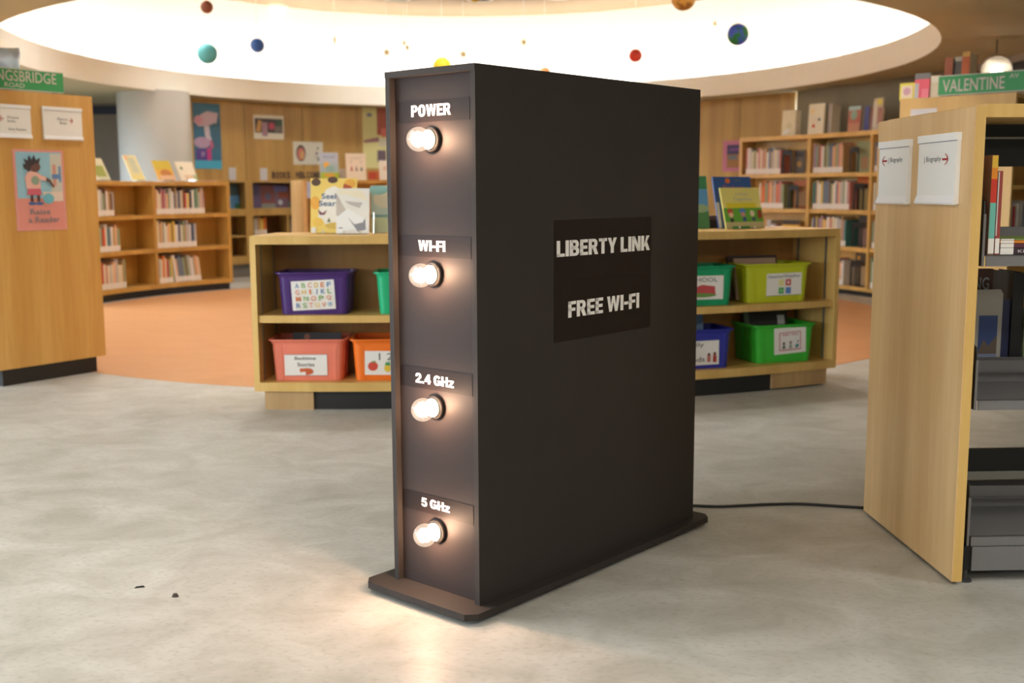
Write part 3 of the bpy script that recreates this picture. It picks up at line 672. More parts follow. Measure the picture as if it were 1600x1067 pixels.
art(MB(), [('r', .05, .36, .95, .97, (152, 200, 220)), ('r', .05, .02, .95, .40, (226, 150, 140)), ('r', .55, .36, .95, .48, (232, 214, 200)), ('r', .72, .48, .95, .95, (206, 206, 196)),
           ('r', .76, .55, .83, .82, (208, 150, 140)), ('r', .88, .6, .93, .8, (120, 150, 190)), ('r', .74, .64, .92, .70, (100, 140, 190)),
           ('r', .29, .36, .35, .46, SK), ('r', .42, .36, .48, .46, SK), ('c', .32, .335, .08, .02, (72, 108, 170)), ('c', .46, .335, .08, .02, (72, 108, 170)),
           ('p', [(.22, .44), (.52, .44), (.49, .54), (.25, .54)], (206, 100, 120)), ('p', [(.22, .52), (.5, .52), (.5, .70), (.40, .73), (.26, .73), (.20, .66)], (240, 188, 176)),
           ('p', [(.46, .70), (.64, .655), (.63, .61), (.46, .64)], (240, 188, 176)), ('p', [(.62, .66), (.70, .63), (.78, .54), (.75, .53), (.67, .60), (.62, .61)], SK),
           ('c', .40, .62, .08, (150, 170, 150)), ('c', .40, .79, .115, .065, (110, 76, 70)),
           ('p', [(.20, .76), (.17, .82), (.23, .82), (.19, .89), (.27, .86), (.30, .93), (.35, .87), (.40, .94), (.43, .87), (.52, .90), (.49, .83), (.42, .83), (.33, .79), (.29, .72), (.25, .75)], (60, 52, 58)),
           ('c', .64, .395, .11, .065, (112, 186, 204)), ('t', 'Raise', .26, .20, .66, .27, (128, 128, 140)), ('t', 'a Reader', .22, .10, .84, .17, (128, 128, 140))],
    -0.19, 0, 0.38, 0.545, -0.0034).build('poster_print', ps, fr=Matrix())
def street_sign(fr, w, h, texts, label):
    s = thing('street_sign', fr, label, 'street sign')
    here(s).use(M((56, 158, 92), 0.45, var=0.03)).box(0, 0, 0, w, 0.004, h).build('plate', s)
    m = here(s).use(M((206, 206, 196), 0.45)); m.box(0, -0.001, 0, w, 0.003, 0.006).box(0, -0.001, h-0.006, w, 0.003, h); m.build('border', s)
    m = here(s).use(M((214, 206, 196), 0.45))
    for (tx, xa, za, xb, zb) in texts: m.text(tx, xa, za, xb, zb, -0.0012, 0.006)
    m.build('lettering', s)
    for x in (0.06, w-0.06): here(s).use(STEEL).box(x-0.012, 0.004, -0.004, x+0.012, 0.03, h*0.5).build('clip', s)
    return s
street_sign(LF @ Matrix.Translation((-0.84, 0.004, 1.968)), 0.62, 0.140, [('KINGSBRIDGE', 0.05, 0.056, 0.565, 0.127), ('ROAD', 0.18, 0.016, 0.325, 0.046)], 'green street sign with two text rows atop the honey wood bookcase')
street_sign(FF @ Matrix.Translation((0.285, 0.004, 1.961)), 0.68, 0.144, [('VALENTINE', 0.032, 0.024, 0.474, 0.112), ('AV', 0.505, 0.094, 0.57, 0.124)], 'green street sign with one word and small suffix, behind steel shelving')
# foil balloon on the honey bookcase
m = MB().use(M((200, 222, 252), 0.25, 0.25, 0.03)); N_ = 20; rng = random.Random(5); loops = []
g = [[0]*(N_+1) for _ in range(N_+1)]
vs = []; fs = []
for sd in (-1, 1):
    base = len(vs)
    for i in range(N_+1):
        for j in range(N_+1):
            u, v = 2*i/N_-1, 2*j/N_-1
            pin = 1-0.10*(1-abs(v)**2)*abs(u)**4; pin2 = 1-0.10*(1-abs(u)**2)*abs(v)**4
            e = max(0, (1-u**4)*(1-v**4))**0.5
            wr = 0.010*math.sin(14*u+6*v)*(abs(u)**3+abs(v)**3)*(1-abs(u)**10)*(1-abs(v)**10)
            vs.append((0.215*u*pin, sd*(0.075*e)+wr, 0.15+0.15*v*pin2))
    for i in range(N_):
        for j in range(N_):
            q = (base+i*(N_+1)+j, base+(i+1)*(N_+1)+j, base+(i+1)*(N_+1)+j+1, base+i*(N_+1)+j+1)
            fs.append(q if sd < 0 else q[::-1])
m.add(vs, fs)
b = tag(m.build('foil_balloon', fr=LF @ Matrix.Translation((-0.66, 0.14, 1.9645)), smooth=True), 'shiny blue silver foil balloon resting behind the green street sign', 'balloon')

# ------------------------------------------------------------------ curved bookcases
def curved_case(name, label, c, r0, r1, divs, zs, ztop, kick, wm, fr, kick_in=0.05, sub=6, parts=True):
    """zs: (low, high) of every shelf board; divs: angles of the uprights, in the order they are met"""
    t = thing(name, fr, label, 'bookcase')
    a0, a1 = divs[0], divs[-1]; s = 1 if a1 > a0 else -1; dep = 1 if r1 > r0 else -1
    half = math.degrees(0.02/r0)*s
    MB().use(wm).arc(*c, r0, r1, a0-half, a1+half, ztop[0], ztop[1], 4*sub).build('top_board', t)
    MB().use(wm).arc(*c, r0, r1, a0-half, a1+half, kick, zs[0][1], 4*sub).build('bottom_board', t)
    MB().use(wm).arc(*c, r1-dep*0.02, r1-dep*0.002, a0-half, a1+half, zs[0][1], ztop[0], 4*sub).build('back_panel', t)
    for a in divs:
        MB().use(wm).arc(*c, r0, r1-dep*0.02, a-half, a+half, zs[0][1], ztop[0], 1).build('upright', t)
    for (b0, b1) in zs[1:]:
        for a, b in zip(divs, divs[1:]):
            MB().use(wm).arc(*c, r0+dep*0.012, r1-dep*0.02, a+half, b-half, b0, b1, sub).build('shelf', t)
    MB().use(KICK).arc(*c, r0+dep*kick_in, r1-dep*0.02, a0, a1, 0, kick, 4*sub).build('kickboard', t)
    return t
LZ = [(0.09, 0.145), (0.535, 0.585), (0.955, 1.005)]
lcase3 = curved_case('curved_bookcase', 'honey wood three tier curved bookcase before the grey column', CC, 4.53, 4.87, [168.5, 152.4-1.3, 136.5], LZ, (1.362, 1.415), 0.09, WOOD_WARM_LIT, inframe(152, 4.6, 0))
ucase = curved_case('curved_bookcase', 'warm wood three tier curved bookcase with books standing on top, behind low cabinet', CC, 4.5, 4.84, [122.6, 107.0, 91.4], LZ, (1.385, 1.432), 0.09, WOOD_WARM_LIT, inframe(107, 4.6, 0))
MB().use(WOOD_PALE).arc(*CC, 4.44, 4.88, 122.3, 123.0, 0.06, 1.432, 1).build('end_panel', ucase)
RZ = [(0.06, 0.105), (0.532, 0.58), (0.98, 1.03), (1.43, 1.48)]
rcase = curved_case('curved_bookcase', 'tall wood four tier curved bookcase along the grey wall', CC, 4.95, 5.29, [44.9, 32.1, 19.5, 7.0], RZ, (1.913, 1.967), 0.06, WOOD_EDGE, inframe(26, 5.0, 0))

rng = random.Random(11)
def row(case, a0, a1, n, z, r, hmin, hmax, pal, rowname, bayname, endname, grp, lean_from=None, leandeg=0, dmin=.19, dmax=.24, forced={}):
    """books side by side from angle a0 to a1 (angles fall as we go along)"""
    ws = [rng.uniform(0.65, 1.35) for _ in range(n)]; tot = sum(ws); a = a0
    L = abs(a0-a1); 
    for i in range(n):
        da = L*ws[i]/tot; tt = R(da)*r-0.0012
        cn = forced.get(i) or rng.choice(pal)
        h = rng.uniform(hmin, hmax)
        fr = inframe(a, r, z)
        if lean_from is not None and i >= lean_from:
            fr = fr @ Matrix.Translation((hmax*math.sin(R(leandeg)), 0, 0)) @ Matrix.Rotation(R(-leandeg), 4, 'Y'); tt *= math.cos(R(leandeg))*0.995
        spine_book(fr, tt, h, rng.uniform(dmin, dmax), cn, f'{cn} book, {ORD[i]} from the {endname}, {rowname} shelf, {bayname}', grp)
        a -= da
SOFT = ['white', 'cream', 'pale grey', 'tan', 'mauve', 'rose', 'sage', 'brown', 'slate', 'cream', 'pale grey', 'peach', 'white']
MIXD = SOFT+['teal', 'navy', 'red', 'yellow']
G1 = 'books on the low curved bookcase'
LR = 4.56
Z0, Z1, Z2 = 0.1465, 0.5865, 1.0065
b1n, b2n = 'bay touching sign panel', 'bay beside grey column'
row(lcase3, 163.9, 159.2, 11, Z2, LR, .26, .335, SOFT, 'top', b1n, 'panel', G1, forced={1: 'navy', 3: 'white', 5: 'sage', 6: 'brown'})
row(lcase3, 163.8, 158.3, 12, Z1, LR, .26, .33, SOFT, 'middle', b1n, 'panel', G1, forced={4: 'orange', 3: 'red', 6: 'teal', 7: 'slate'})
row(lcase3, 163.6, 157.4, 14, Z0, LR, .27, .35, SOFT, 'bottom', b1n, 'panel', G1, forced={2: 'red', 4: 'rose'})
row(lcase3, 150.4, 140.9, 28, Z2, LR, .25, .33, MIXD, 'top', b2n, 'panel', G1, forced={2: 'cream', 4: 'red', 7: 'sage', 10: 'navy'})
row(lcase3, 150.5, 142.7, 23, Z1, LR, .26, .335, MIXD, 'middle', b2n, 'panel', G1, forced={8: 'brown', 9: 'yellow', 12: 'navy', 14: 'cream', 15: 'sage'})
row(lcase3, 150.4, 142.6, 21, Z0, LR, .29, .345, SOFT, 'bottom', b2n, 'panel', G1, lean_from=7, leandeg=7, forced={2: 'orange', 4: 'red', 6: 'yellow', 8: 'peach', 10: 'slate', 11: 'slate', 12: 'sage'})
G2 = 'books on the tall curved bookcase'
RR_ = 4.98; Y0, Y1, Y2, Y3 = 0.1065, 0.5815, 1.0315, 1.4815
t1, t2, t3 = 'bay nearing purple poster', 'bay with bookends', 'bay behind sign holders'
row(rcase, 44.1, 37.7, 18, Y3, RR_, .28, .345, SOFT, 'top', t1, 'poster', G2)
row(rcase, 41.6, 37.0, 11, Y2, RR_, .30, .365, SOFT+['orange', 'orange'], 'second', t1, 'poster', G2, forced={4: 'orange', 5: 'peach', 6: 'tan'})
row(rcase, 40.0, 38.2, 3, Y1, RR_, .22, .30, ['white', 'pale grey', 'mauve'], 'third', t1, 'poster', G2)
row(rcase, 31.5, 25.7, 18, Y3, RR_, .30, .37, SOFT, 'top', t2, 'poster', G2, forced={2: 'sage', 4: 'rose'})
row(rcase, 31.4, 24.1, 21, Y2, RR_, .31, .37, MIXD, 'second', t2, 'poster', G2, forced={1: 'brown', 3: 'white', 6: 'slate', 9: 'sage'})
row(rcase, 31.4, 24.6, 19, Y1, RR_, .31, .37, MIXD, 'third', t2, 'poster', G2, forced={2: 'yellow', 4: 'mauve', 5: 'mauve'})
row(rcase, 26.6, 24.8, 4, Y0, RR_, .28, .34, SOFT, 'bottom', t2, 'poster', G2)
for zz_, nm in ((Y3, 'top'), (Y2, 'second'), (Y1, 'third'), (Y0, 'bottom')):
    row(rcase, 19.1, 16.9, 5, zz_, RR_, .30, .37, SOFT+['sage', 'slate'], nm, t3, 'poster', G2)
def bookend(a, z, r, label, w=0.17, h=0.30):
    t = thing('bookend', inframe(a, r, z), label, 'bookend', 'black bookends in the tall curved bookcase')
    o = w/2; arch = [(-o, 0)]+[(-o+0.03-0.03*math.cos(R(x)), h-0.03+0.03*math.sin(R(x))) for x in (0, 30, 60, 90)]+[(o-0.03+0.03*math.sin(R(x)), h-0.03+0.03*math.cos(R(x))) for x in (0, 30, 60, 90)]+[(o, 0)]
    i = o-0.030; inn = [(-i, 0), (-i, h-0.085), (-i+0.02, h-0.065), (i-0.02, h-0.065), (i, h-0.085), (i, 0)]
    m = here(t).use(BLACK); poly = arch+inn[::-1]; m.yprism(poly, 0, 0.004); m.build('arch_plate', t)
    here(t).use(BLACK).box(-i, 0, 0, i, 0.11, 0.002).build('foot', t)
    return t
def facebook(a, z, r, w, h, col, label, shapes=None, tilt=0):
    return cover_book(lean(inframe(a, r, z), tilt), w, h, 0.014, col, shapes, label, G2)
bookend(36.7, Y3, 5.0, 'black bookend, top shelf, closing the row beside the purple poster')
facebook(35.0, Y3, 5.06, .17, .30, (92, 80, 66), 'dark book facing out past top shelf bookend in poster bay', [('c', .5, .4, .22, (176, 128, 48)), ('r', .1, .7, .9, .9, (46, 42, 40))])
bookend(35.4, Y2, 5.0, 'black bookend before an orange cover, second shelf of poster bay')
facebook(35.1, Y2, 5.12, .24, .36, (176, 96, 40), 'orange brown book facing out behind bookend in the poster bay', [('r', .08, .1, .92, .8, (168, 128, 84))])
facebook(36.2, Y1, 5.06, .30, .30, (206, 160, 60), 'yellow banded book facing out, third shelf of poster bay', [('r', 0, .55, 1, .8, (226, 178, 60)), ('c', .5, .3, .3, (66, 54, 40)), ('r', 0, .8, 1, 1, (70, 56, 44))])
bookend(23.7, Y3, 5.0, 'black bookend before sage cover, top shelf of middle bay')
facebook(22.9, Y3, 5.10, .30, .37, (150, 158, 118), 'sage green book facing out behind bookend, top shelf', [('r', .3, .1, .7, .5, (176, 136, 100))])
bookend(22.5, Y2, 5.0, 'black bookend under orange cover, second shelf of middle bay', .19, .32)
facebook(22.6, Y2, 5.10, .30, .42, (186, 98, 36), 'orange topped dark book facing out, second shelf of middle bay', [('r', 0, 0, 1, .75, (70, 62, 54)), ('r', .2, .0, .8, .62, (150, 132, 80))])
bookend(22.5, Y1, 5.0, 'black bookend before dusky pink cover, third shelf of middle bay', .19, .30)
facebook(21.9, Y1, 5.10, .30, .38, (76, 70, 64), 'dusky dark book facing out behind third shelf bookend', [('r', .1, .02, .6, .6, (150, 116, 108)), ('r', .65, .2, .95, .8, (130, 92, 102))])
bookend(22.6, Y0, 5.0, 'black bookend with sandy window, bottom shelf of middle bay', .19, .31)
facebook(22.3, Y0, 5.10, .30, .40, (84, 74, 58), 'dark book with amber spot facing out on bottom shelf', [('c', .2, .85, .09, (206, 140, 40)), ('r', .2, .02, .8, .62, (176, 148, 110))])
# on top of the tall bookcase
TOPZ = 1.968
def topbook(a, r, z, w, h, t_, col, shapes, label, tilt=0, turn=0, grp='books standing on top of the tall bookcase', spine=None):
    return cover_book(lean(inframe(a, r, z) @ Matrix.Rotation(R(turn), 4, 'Z'), tilt), w, h, t_, col, shapes, label, grp, spine=spine)
topbook(37.4, 5.08, TOPZ, .22, .33, .10, (226, 218, 190), [('c', .55, .38, .2, (206, 200, 164)), ('p', [(.1, .1), (.3, .22), (.6, .30), (.5, .18), (.2, .06)], (240, 244, 250))], 'cream book with pale bird shape standing first past the poster, tall bookcase', 3)
topbook(32.4, 5.08, TOPZ, .26, .385, .02, (232, 226, 206), [('c', .25, .75, .09, (236, 204, 110)), ('c', .36, .28, .09, (214, 62, 50)), ('c', .70, .48, .08, (64, 70, 92))], 'white book with red, black and yellow dots on tall bookcase', 3)
topbook(30.0, 5.10, TOPZ, .05, .37, .16, (168, 160, 156), [], 'thick grey book standing behind the dotted white book', 2)
topbook(25.1, 5.08, TOPZ, .21, .31, .02, (172, 92, 70), [('r', 0, .85, 1, 1, (176, 206, 210)), ('c', .45, .66, .28, (140, 168, 150)), ('r', 0, 0, 1, .35, (190, 130, 100))], 'red brown picture book with pale sky band on tall bookcase', 3)
topbook(22.9, 5.10, TOPZ, .085, .30, .18, (54, 60, 138), [], 'deep blue book standing on the tall bookcase beside red brown one', 2)
topbook(21.9, 5.10, TOPZ, .05, .28, .18, (128, 60, 56), [], 'narrow dark red book between blue and speckled books', 2)
topbook(20.2, 5.06, TOPZ, .17, .375, .02, (206, 190, 168), [('c', .6, .88, .3, .1, (226, 214, 92)), ('r', .5, .2, 1, .7, (170, 120, 112)), ('r', 0, .1, .4, .9, (222, 214, 200))], 'speckled cream book with yellow top on the tall bookcase', 3)
# on top of the low curved bookcase by the column: books leaning far back on small stands
def leanbook(a, r, z, w, h, col, shapes, label, turn=0, tilt=24, grp='books leaning on the low curved bookcase', stand=True):
    fr = inframe(a, r, z) @ Matrix.Rotation(R(turn), 4, 'Z')
    fb_ = fr @ Matrix.Translation((0, 0, 0.012 if stand else 0.001))
    o = cover_book(lean(fb_, tilt), w, h, 0.012, col, shapes, label, grp)
    if stand:
        s = thing('book_easel', fr, 'clear easel carrying the '+' '.join(label.split()[:6]), 'easel', 'clear easels on the curved bookcases')
        ta = math.tan(R(tilt))
        m = here(s).use(ACRYL).box(-w*.3, -0.03, 0, w*.3, 0.16, 0.003); m.build('foot', s)
        hz = h*0.5; y1 = hz*ta+0.018
        here(s).use(ACRYL).add([(-w*.3, 0.018, 0.003), (w*.3, 0.018, 0.003), (w*.3, y1+0.002, hz), (-w*.3, y1+0.002, hz), (-w*.3, 0.022, 0.003), (w*.3, 0.022, 0.003), (w*.3, y1+0.006, hz), (-w*.3, y1+0.006, hz)], [(0, 3, 2, 1), (4, 5, 6, 7), (0, 1, 5, 4), (1, 2, 6, 5), (2, 3, 7, 6), (3, 0, 4, 7)]).build('rest', s)
        here(s).use(ACRYL).box(-w*.3, -0.03, 0.003, w*.3, -0.027, 0.02).build('front_lip', s)
    return o
LT = 1.416
leanbook(159.9, 4.64, LT, .30, .28, (214, 206, 170), [('r', .15, .15, .85, .65, (150, 158, 70)), ('r', 0, 0, .12, .7, (238, 238, 232))], 'cream book with mossy green picture, leaning beside sign panel', 8)
leanbook(152.6, 4.64, LT, .25, .33, (226, 214, 160), [('r', .3, .3, .8, .9, (206, 206, 176)), ('c', .15, .9, .15, (234, 190, 150)), ('r', 0, 0, 1, .2, (232, 216, 140))], 'tall pale yellow book leaning between mossy and orange books', 10)
leanbook(147.0, 4.64, LT, .31, .27, (222, 170, 66), [('r', 0, .55, 1, 1, (206, 180, 56)), ('c', .55, .35, .32, .2, (190, 120, 60)), ('r', .1, 0, 1, .25, (226, 180, 140))], 'yellow and orange book leaning on the low curved bookcase', 8)
leanbook(143.0, 4.62, LT, .28, .26, (232, 220, 196), [('c', .25, .65, .08, (92, 120, 66)), ('r', .3, .05, .9, .3, (222, 190, 160)), ('r', .8, .0, 1, .3, (170, 180, 130))], 'cream book with small green plant, end of the leaning row', 4)
m = tag(MB().use(M((196, 160, 150), 0.6)).box(-0.14, 0, 0, 0.14, 0.2, 0.012).build('leaflet', fr=inframe(139.6, 4.60, LT)), 'dull pink leaflet lying flat at the end of the low bookcase', 'leaflet')
# on top of the bookcase behind the low cabinet
UT = 1.4335
def ubook(a, w, h, col, shapes, label, tilt=6, r=4.60, t_=.014): return cover_book(lean(inframe(a, r, UT), tilt), w, h, t_, col, shapes, label, 'books standing on the bookcase behind low cabinet')
ubook(117.2, .27, .385, (176, 196, 204), [('r', 0, .62, 1, 1, (190, 200, 216)), ('t', 'Summer', .2, .80, .85, .90, (120, 136, 190)), ('c', .35, .55, .16, (246, 186, 72)), ('c', .55, .42, .25, .12, (150, 190, 190)), ('r', 0, 0, 1, .28, (176, 196, 62)), ('c', .5, .18, .3, .08, (220, 170, 70))], 'pale blue picture book with orange flower above the low cabinet')
ubook(112.4, .285, .375, (236, 222, 204), [('p', [(.2, .35), (.34, .35), (.27, .56)], (190, 82, 52)), ('p', [(.46, .35), (.58, .35), (.52, .55)], (130, 96, 96)), ('p', [(.70, .35), (.84, .35), (.77, .53)], (84, 100, 90)), ('c', .25, .68, .03, (130, 120, 110)), ('c', .76, .68, .03, (130, 120, 110)), ('r', .2, .8, .8, .84, (216, 196, 180))], 'cream picture book with three small figures above the low cabinet')
ubook(109.3, .16, .125, (186, 96, 44), [('r', .05, .2, .7, .85, (176, 66, 48))], 'small orange red card standing beside the three figure book', 4)
ubook(107.2, .17, .28, (238, 232, 220), [('c', .5, .6, .2, (226, 200, 180))], 'white book half hidden by the black tower edge', 6)
tag(MB().use(M((190, 190, 196), 0.5)).box(-.04, 0, 0, .04, .004, .16).build('shelf_tag', fr=inframe(114.6, 4.70, UT)), 'grey white tag standing between two picture books', 'tag', 'pale tags')
# ------------------------------------------------------------------ built-in display wall, left part of the wood wall
def walls_arc(m, p0, p1, s0, s1, z0, z1, n=8):
    L = []
    for j in range(n+1):
        p = p0+(p1-p0)*j/n; a, b = wallp(p, s0).xy, wallp(p, s1).xy
        L.append([(*a, z0), (*a, z1), (*b, z1), (*b, z0)])
    return m.loft(L)
t = thing('wall_display_case', wallframe(125, 0), 'built-in wood display case under the posters of the wood wall', 'bookcase')
B0, B1 = 143.2, 103.0
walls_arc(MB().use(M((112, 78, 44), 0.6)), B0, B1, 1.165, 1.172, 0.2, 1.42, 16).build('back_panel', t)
walls_arc(MB().use(WOOD_WALL), B0, B1, 1.098, 1.165, 1.415, 1.445, 16).build('top_board', t)
walls_arc(MB().use(WOOD_WALL), B0, B1, 1.098, 1.165, 0.92, 1.025, 16).build('shelf', t)
walls_arc(MB().use(WOOD_WALL), B0, B1, 1.10, 1.165, 0.60, 0.625, 16).build('shelf', t)
walls_arc(MB().use(WOOD_WALL), B0, B1, 1.098, 1.165, 0.2, 0.32, 16).build('bottom_board', t)
for a, wd in ((142.9, .6), (132.75, 1.25), (123.0, 1.0), (113.5, 1.0), (103.4, .6)):
    walls_arc(MB().use(WOOD_WALL), a+wd*.55, a-wd*.55, 1.097, 1.165, 0.32, 1.415, 2).build('upright', t)
walls_arc(MB().use(WOOD_WALL), 125.9, 125.5, 1.10, 1.165, 0.32, 0.92, 1).build('divider', t)
def wallbook(phi, z, w, h, col, shapes, label, sc=1.125, tilt=5):
    return cover_book(lean(wallframe(phi, z, sc), tilt), w, h, .014, col, shapes, label, 'books in the wall display case')
wallbook(135.2, 1.027, .30, .36, (52, 78, 92), [('r', 0, 0, 1, .55, (78, 130, 176)), ('r', .7, 0, 1, .2, (60, 110, 70))], 'blue picture book in the wall display case by the corner')
wallbook(130.9, 1.027, .21, .36, (84, 70, 108), [('r', .1, .55, .8, .95, (70, 64, 100))], 'purple picture book in the wall display case')
wallbook(128.6, 1.027, .24, .35, (110, 54, 60), [('c', .5, .5, .22, (66, 78, 112)), ('r', 0, 0, 1, .2, (120, 130, 124))], 'maroon picture book with blue spot in wall display case')
wallbook(126.2, 1.027, .24, .34, (100, 78, 100), [('r', 0, .75, 1, 1, (92, 90, 150)), ('c', .4, .25, .16, (170, 180, 196)), ('r', .3, .45, 1, .7, (128, 62, 44))], 'mauve picture book with pale patch in wall display case')
wallbook(124.2, 1.027, .18, .33, (108, 56, 46), [('r', 0, 0, 1, .3, (82, 92, 92))], 'rust brown picture book at the display case divider')
for k_, (cn, hh) in enumerate((('pale grey', .25), ('tan', .27), ('yellow', .24), ('orange', .26))):
    spine_book(wallframe(131.5-0.56*k_, 0.627, 1.115), .047, hh, .2, cn, f'{cn} book in the lower niche below the purple cover', 'books in the lower wall niche', .075)
for k_, (cn, hh) in enumerate((('pale grey', .22), ('navy', .23))):
    spine_book(wallframe(124.9-0.56*k_, 0.627, 1.115), .047, hh, .2, cn, f'{cn} book in the lower niche beside the divider', 'books in the lower wall niche', .075)
# tags and letters on the wall
for phi, z, lab in ((135.6, 1.447, 'pale tag fixed to the wood wall below the blue poster'), (129.9, 1.447, 'pale tag fixed to wood wall beside the cut letters')):
    tag(MB().use(M((196, 198, 206), 0.5)).box(-.062, 0, 0, .062, .004, .185).build('wall_tag', fr=wallframe(phi, z, 1.1, .0065)), lab, 'tag', 'pale tags')
tag(MB().use(M((186, 196, 226), 0.5)).box(-.05, 0, 0, .05, .004, .22).build('shelf_tag', fr=inframe(122.0, 4.50, 1.19) @ Matrix.Rotation(R(-10), 4, 'Z') @ Matrix.Translation((0, -.055, 0))), 'bluish white tag on the end of bookcase behind low cabinet', 'tag', 'pale tags')
def cut_letters(word, phi0, phi1, z0, z1, label):
    n = len(word); t = thing('cut_letters', wallframe((phi0+phi1)/2, z0), label, 'letters', 'dark cut letters over the display case')
    for k_, ch in enumerate(word):
        f = wallframe(phi0+(phi1-phi0)*(k_+.5)/n, 0, 1.1, .012); ww = abs(phi1-phi0)*R(1)*5.3/n
        MB(f).use(M((62, 54, 60), 0.6)).text(ch, -ww*.42, z0, ww*.42, z1, 0, 0.03).build('letter', t)
cut_letters('BOOKS', 128.5, 125.1, 1.475, 1.578, 'dark cut out letters spelling a word, first group on wood wall')
cut_letters('WELCOME', 124.2, 119.6, 1.485, 1.58, 'dark cut out letters, second group on wood wall')
# posters
def poster(name, phi, z0, w, h, paper, shapes, label, off=0.0065):
    o = tag(MB().use(M(paper, 0.5, var=0.03)).box(-w/2, 0, 0, w/2, 0.003, h).build(name, fr=wallframe(phi, z0, 1.1, off)), label, 'poster')
    art(MB(), shapes, -w/2, 0, w, h).build('poster_print', o, fr=Matrix()); return o
poster('wall_poster', 139.9, 1.61, .49, .93, (52, 112, 146), [('r', 0, 0, 1, .13, (64, 168, 206)), ('p', [(.0, .72), (.3, .83), (.5, .88), (.92, .86), (.85, .70), (.5, .66), (.2, .64)], (206, 186, 206)), ('c', .2, .74, .16, .07, (214, 160, 186)), ('p', [(.38, .66), (.58, .66), (.60, .52), (.66, .44), (.48, .42), (.42, .5)], (206, 200, 216)),
       ('c', .30, .40, .30, .085, (186, 160, 196)), ('p', [(.6, .46), (.82, .33), (.6, .31)], (196, 96, 136)), ('r', .06, .13, .46, .30, (86, 62, 150)), ('r', .46, .13, .62, .32, (196, 66, 136)), ('r', .7, .3, 1, .7, (58, 106, 136)), ('t', 'IV', .26, .18, .38, .26, (206, 190, 220))], 'tall blue poster with pale pink cloud shapes on wood wall')
poster('wall_poster', 128.7, 2.065, .60, .355, (226, 226, 216), [('r', .1, .26, .9, .86, (70, 66, 72)), ('p', [(.12, .3), (.2, .8), (.3, .75), (.26, .3)], (206, 160, 90)), ('r', .3, .12, .46, .7, (170, 140, 160)), ('c', .58, .55, .09, (196, 80, 110)), ('r', .66, .3, .88, .55, (120, 116, 116)), ('r', .7, .55, .89, .84, (62, 92, 80))], 'white framed group photo poster high on the wood wall')
poster('wall_poster', 121.7, 1.69, .57, .35, (206, 206, 196), [('c', .28, .5, .14, .36, (66, 60, 64)), ('c', .28, .47, .11, .28, (196, 120, 106)), ('c', .32, .42, .07, .18, (206, 160, 110)), ('c', .78, .72, .035, (120, 136, 136)), ('c', .75, .50, .04, (140, 130, 140)), ('c', .8, .24, .045, (120, 124, 124)), ('r', .68, .33, .86, .37, (170, 166, 166))], 'pale poster with one dark oval portrait on wood wall')
poster('wall_poster', 109.2, 1.64, .60, .955, (212, 210, 152), [('r', .5, .55, 1, 1, (156, 84, 70)), ('r', .62, .52, 1, .66, (200, 110, 96)), ('p', [(.12, .46), (.55, .52), (.55, .44), (.15, .42)], (150, 110, 120)), ('r', .5, .1, .74, .3, (96, 80, 92)), ('c', .3, .88, .08, .03, (110, 116, 140)), ('r', .55, .36, 1, .5, (206, 206, 190))], 'tall yellow green poster partly behind the black tower')
poster('wall_poster', 43.0, 1.54, .46, .45, (186, 112, 140), [('r', .18, .12, .82, .86, (150, 106, 60)), ('r', .18, .55, .82, .86, (54, 50, 92)), ('r', .28, .66, .82, .76, (110, 66, 130)), ('r', .24, .4, .6, .5, (88, 116, 130))], 'pink bordered poster on wood wall beside the tall bookcase')

# ------------------------------------------------------------------ low cabinet with bins
KF = cabframe(-78, 6.4, 0)
t = thing('low_cabinet', KF, 'long low curved wood cabinet with two shelves of coloured bins', 'cabinet')
K0, K1 = -94.95, -61.1; r0, r1 = 6.48, 5.93
hd = math.degrees(0.019/6.48)
MB().use(WOOD_EDGE).arc(*KC, r0, r1, K0, K1, 0.985, 1.034, 40).build('top_board', t)
MB().use(WOOD_EDGE).arc(*KC, r0, r1, K0, K1, 0.112, 0.165, 40).build('bottom_board', t)
MB().use(wood('maple_back_shaded', (184, 136, 74), (172, 122, 62), (160, 110, 54))).arc(*KC, r0-.42, r0-.40, K0+.1, K1-.1, 0.165, 0.985, 40).build('back_panel', t)  # same maple; the shade inside the cabinet is put into this darker tone
dv = [K0+hd*.9, -83.6, -72.35, K1-hd*.9]
for k_, a in enumerate(dv): MB().use(WOOD_EDGE).arc(*KC, r0+.002, r1, a-hd*.9, a+hd*.9, 0.165, 0.985, 1).build('upright', t)
for a, b in zip(dv, dv[1:]): MB().use(WOOD_EDGE).arc(*KC, r0-.012, r0-.40, a+hd, b-hd, 0.522, 0.565, 12).build('shelf', t)
for a, s_ in ((dv[0]+hd*1.05, 1), (dv[3]-hd*1.05, -1)):
    for rr in (6.40, 6.14): MB().use(STRIP).arc(*KC, rr, rr-.016, a, a+s_*.025, 0.166, 0.984, 1).build('shelf_standard', t)
MB().use(BLOCK).arc(*KC, 6.465, 6.0, -94.45, -91.85, 0.0, 0.112, 3).build('plinth_block', t)
MB().use(BLOCK).arc(*KC, 6.47, 6.0, -65.75, -61.75, 0.012, 0.112, 4).build('plinth_block', t)
MB().use(KICK).arc(*KC, 6.45, 5.98, -91.85, -65.75, 0.0, 0.112, 30).build('kickboard', t)

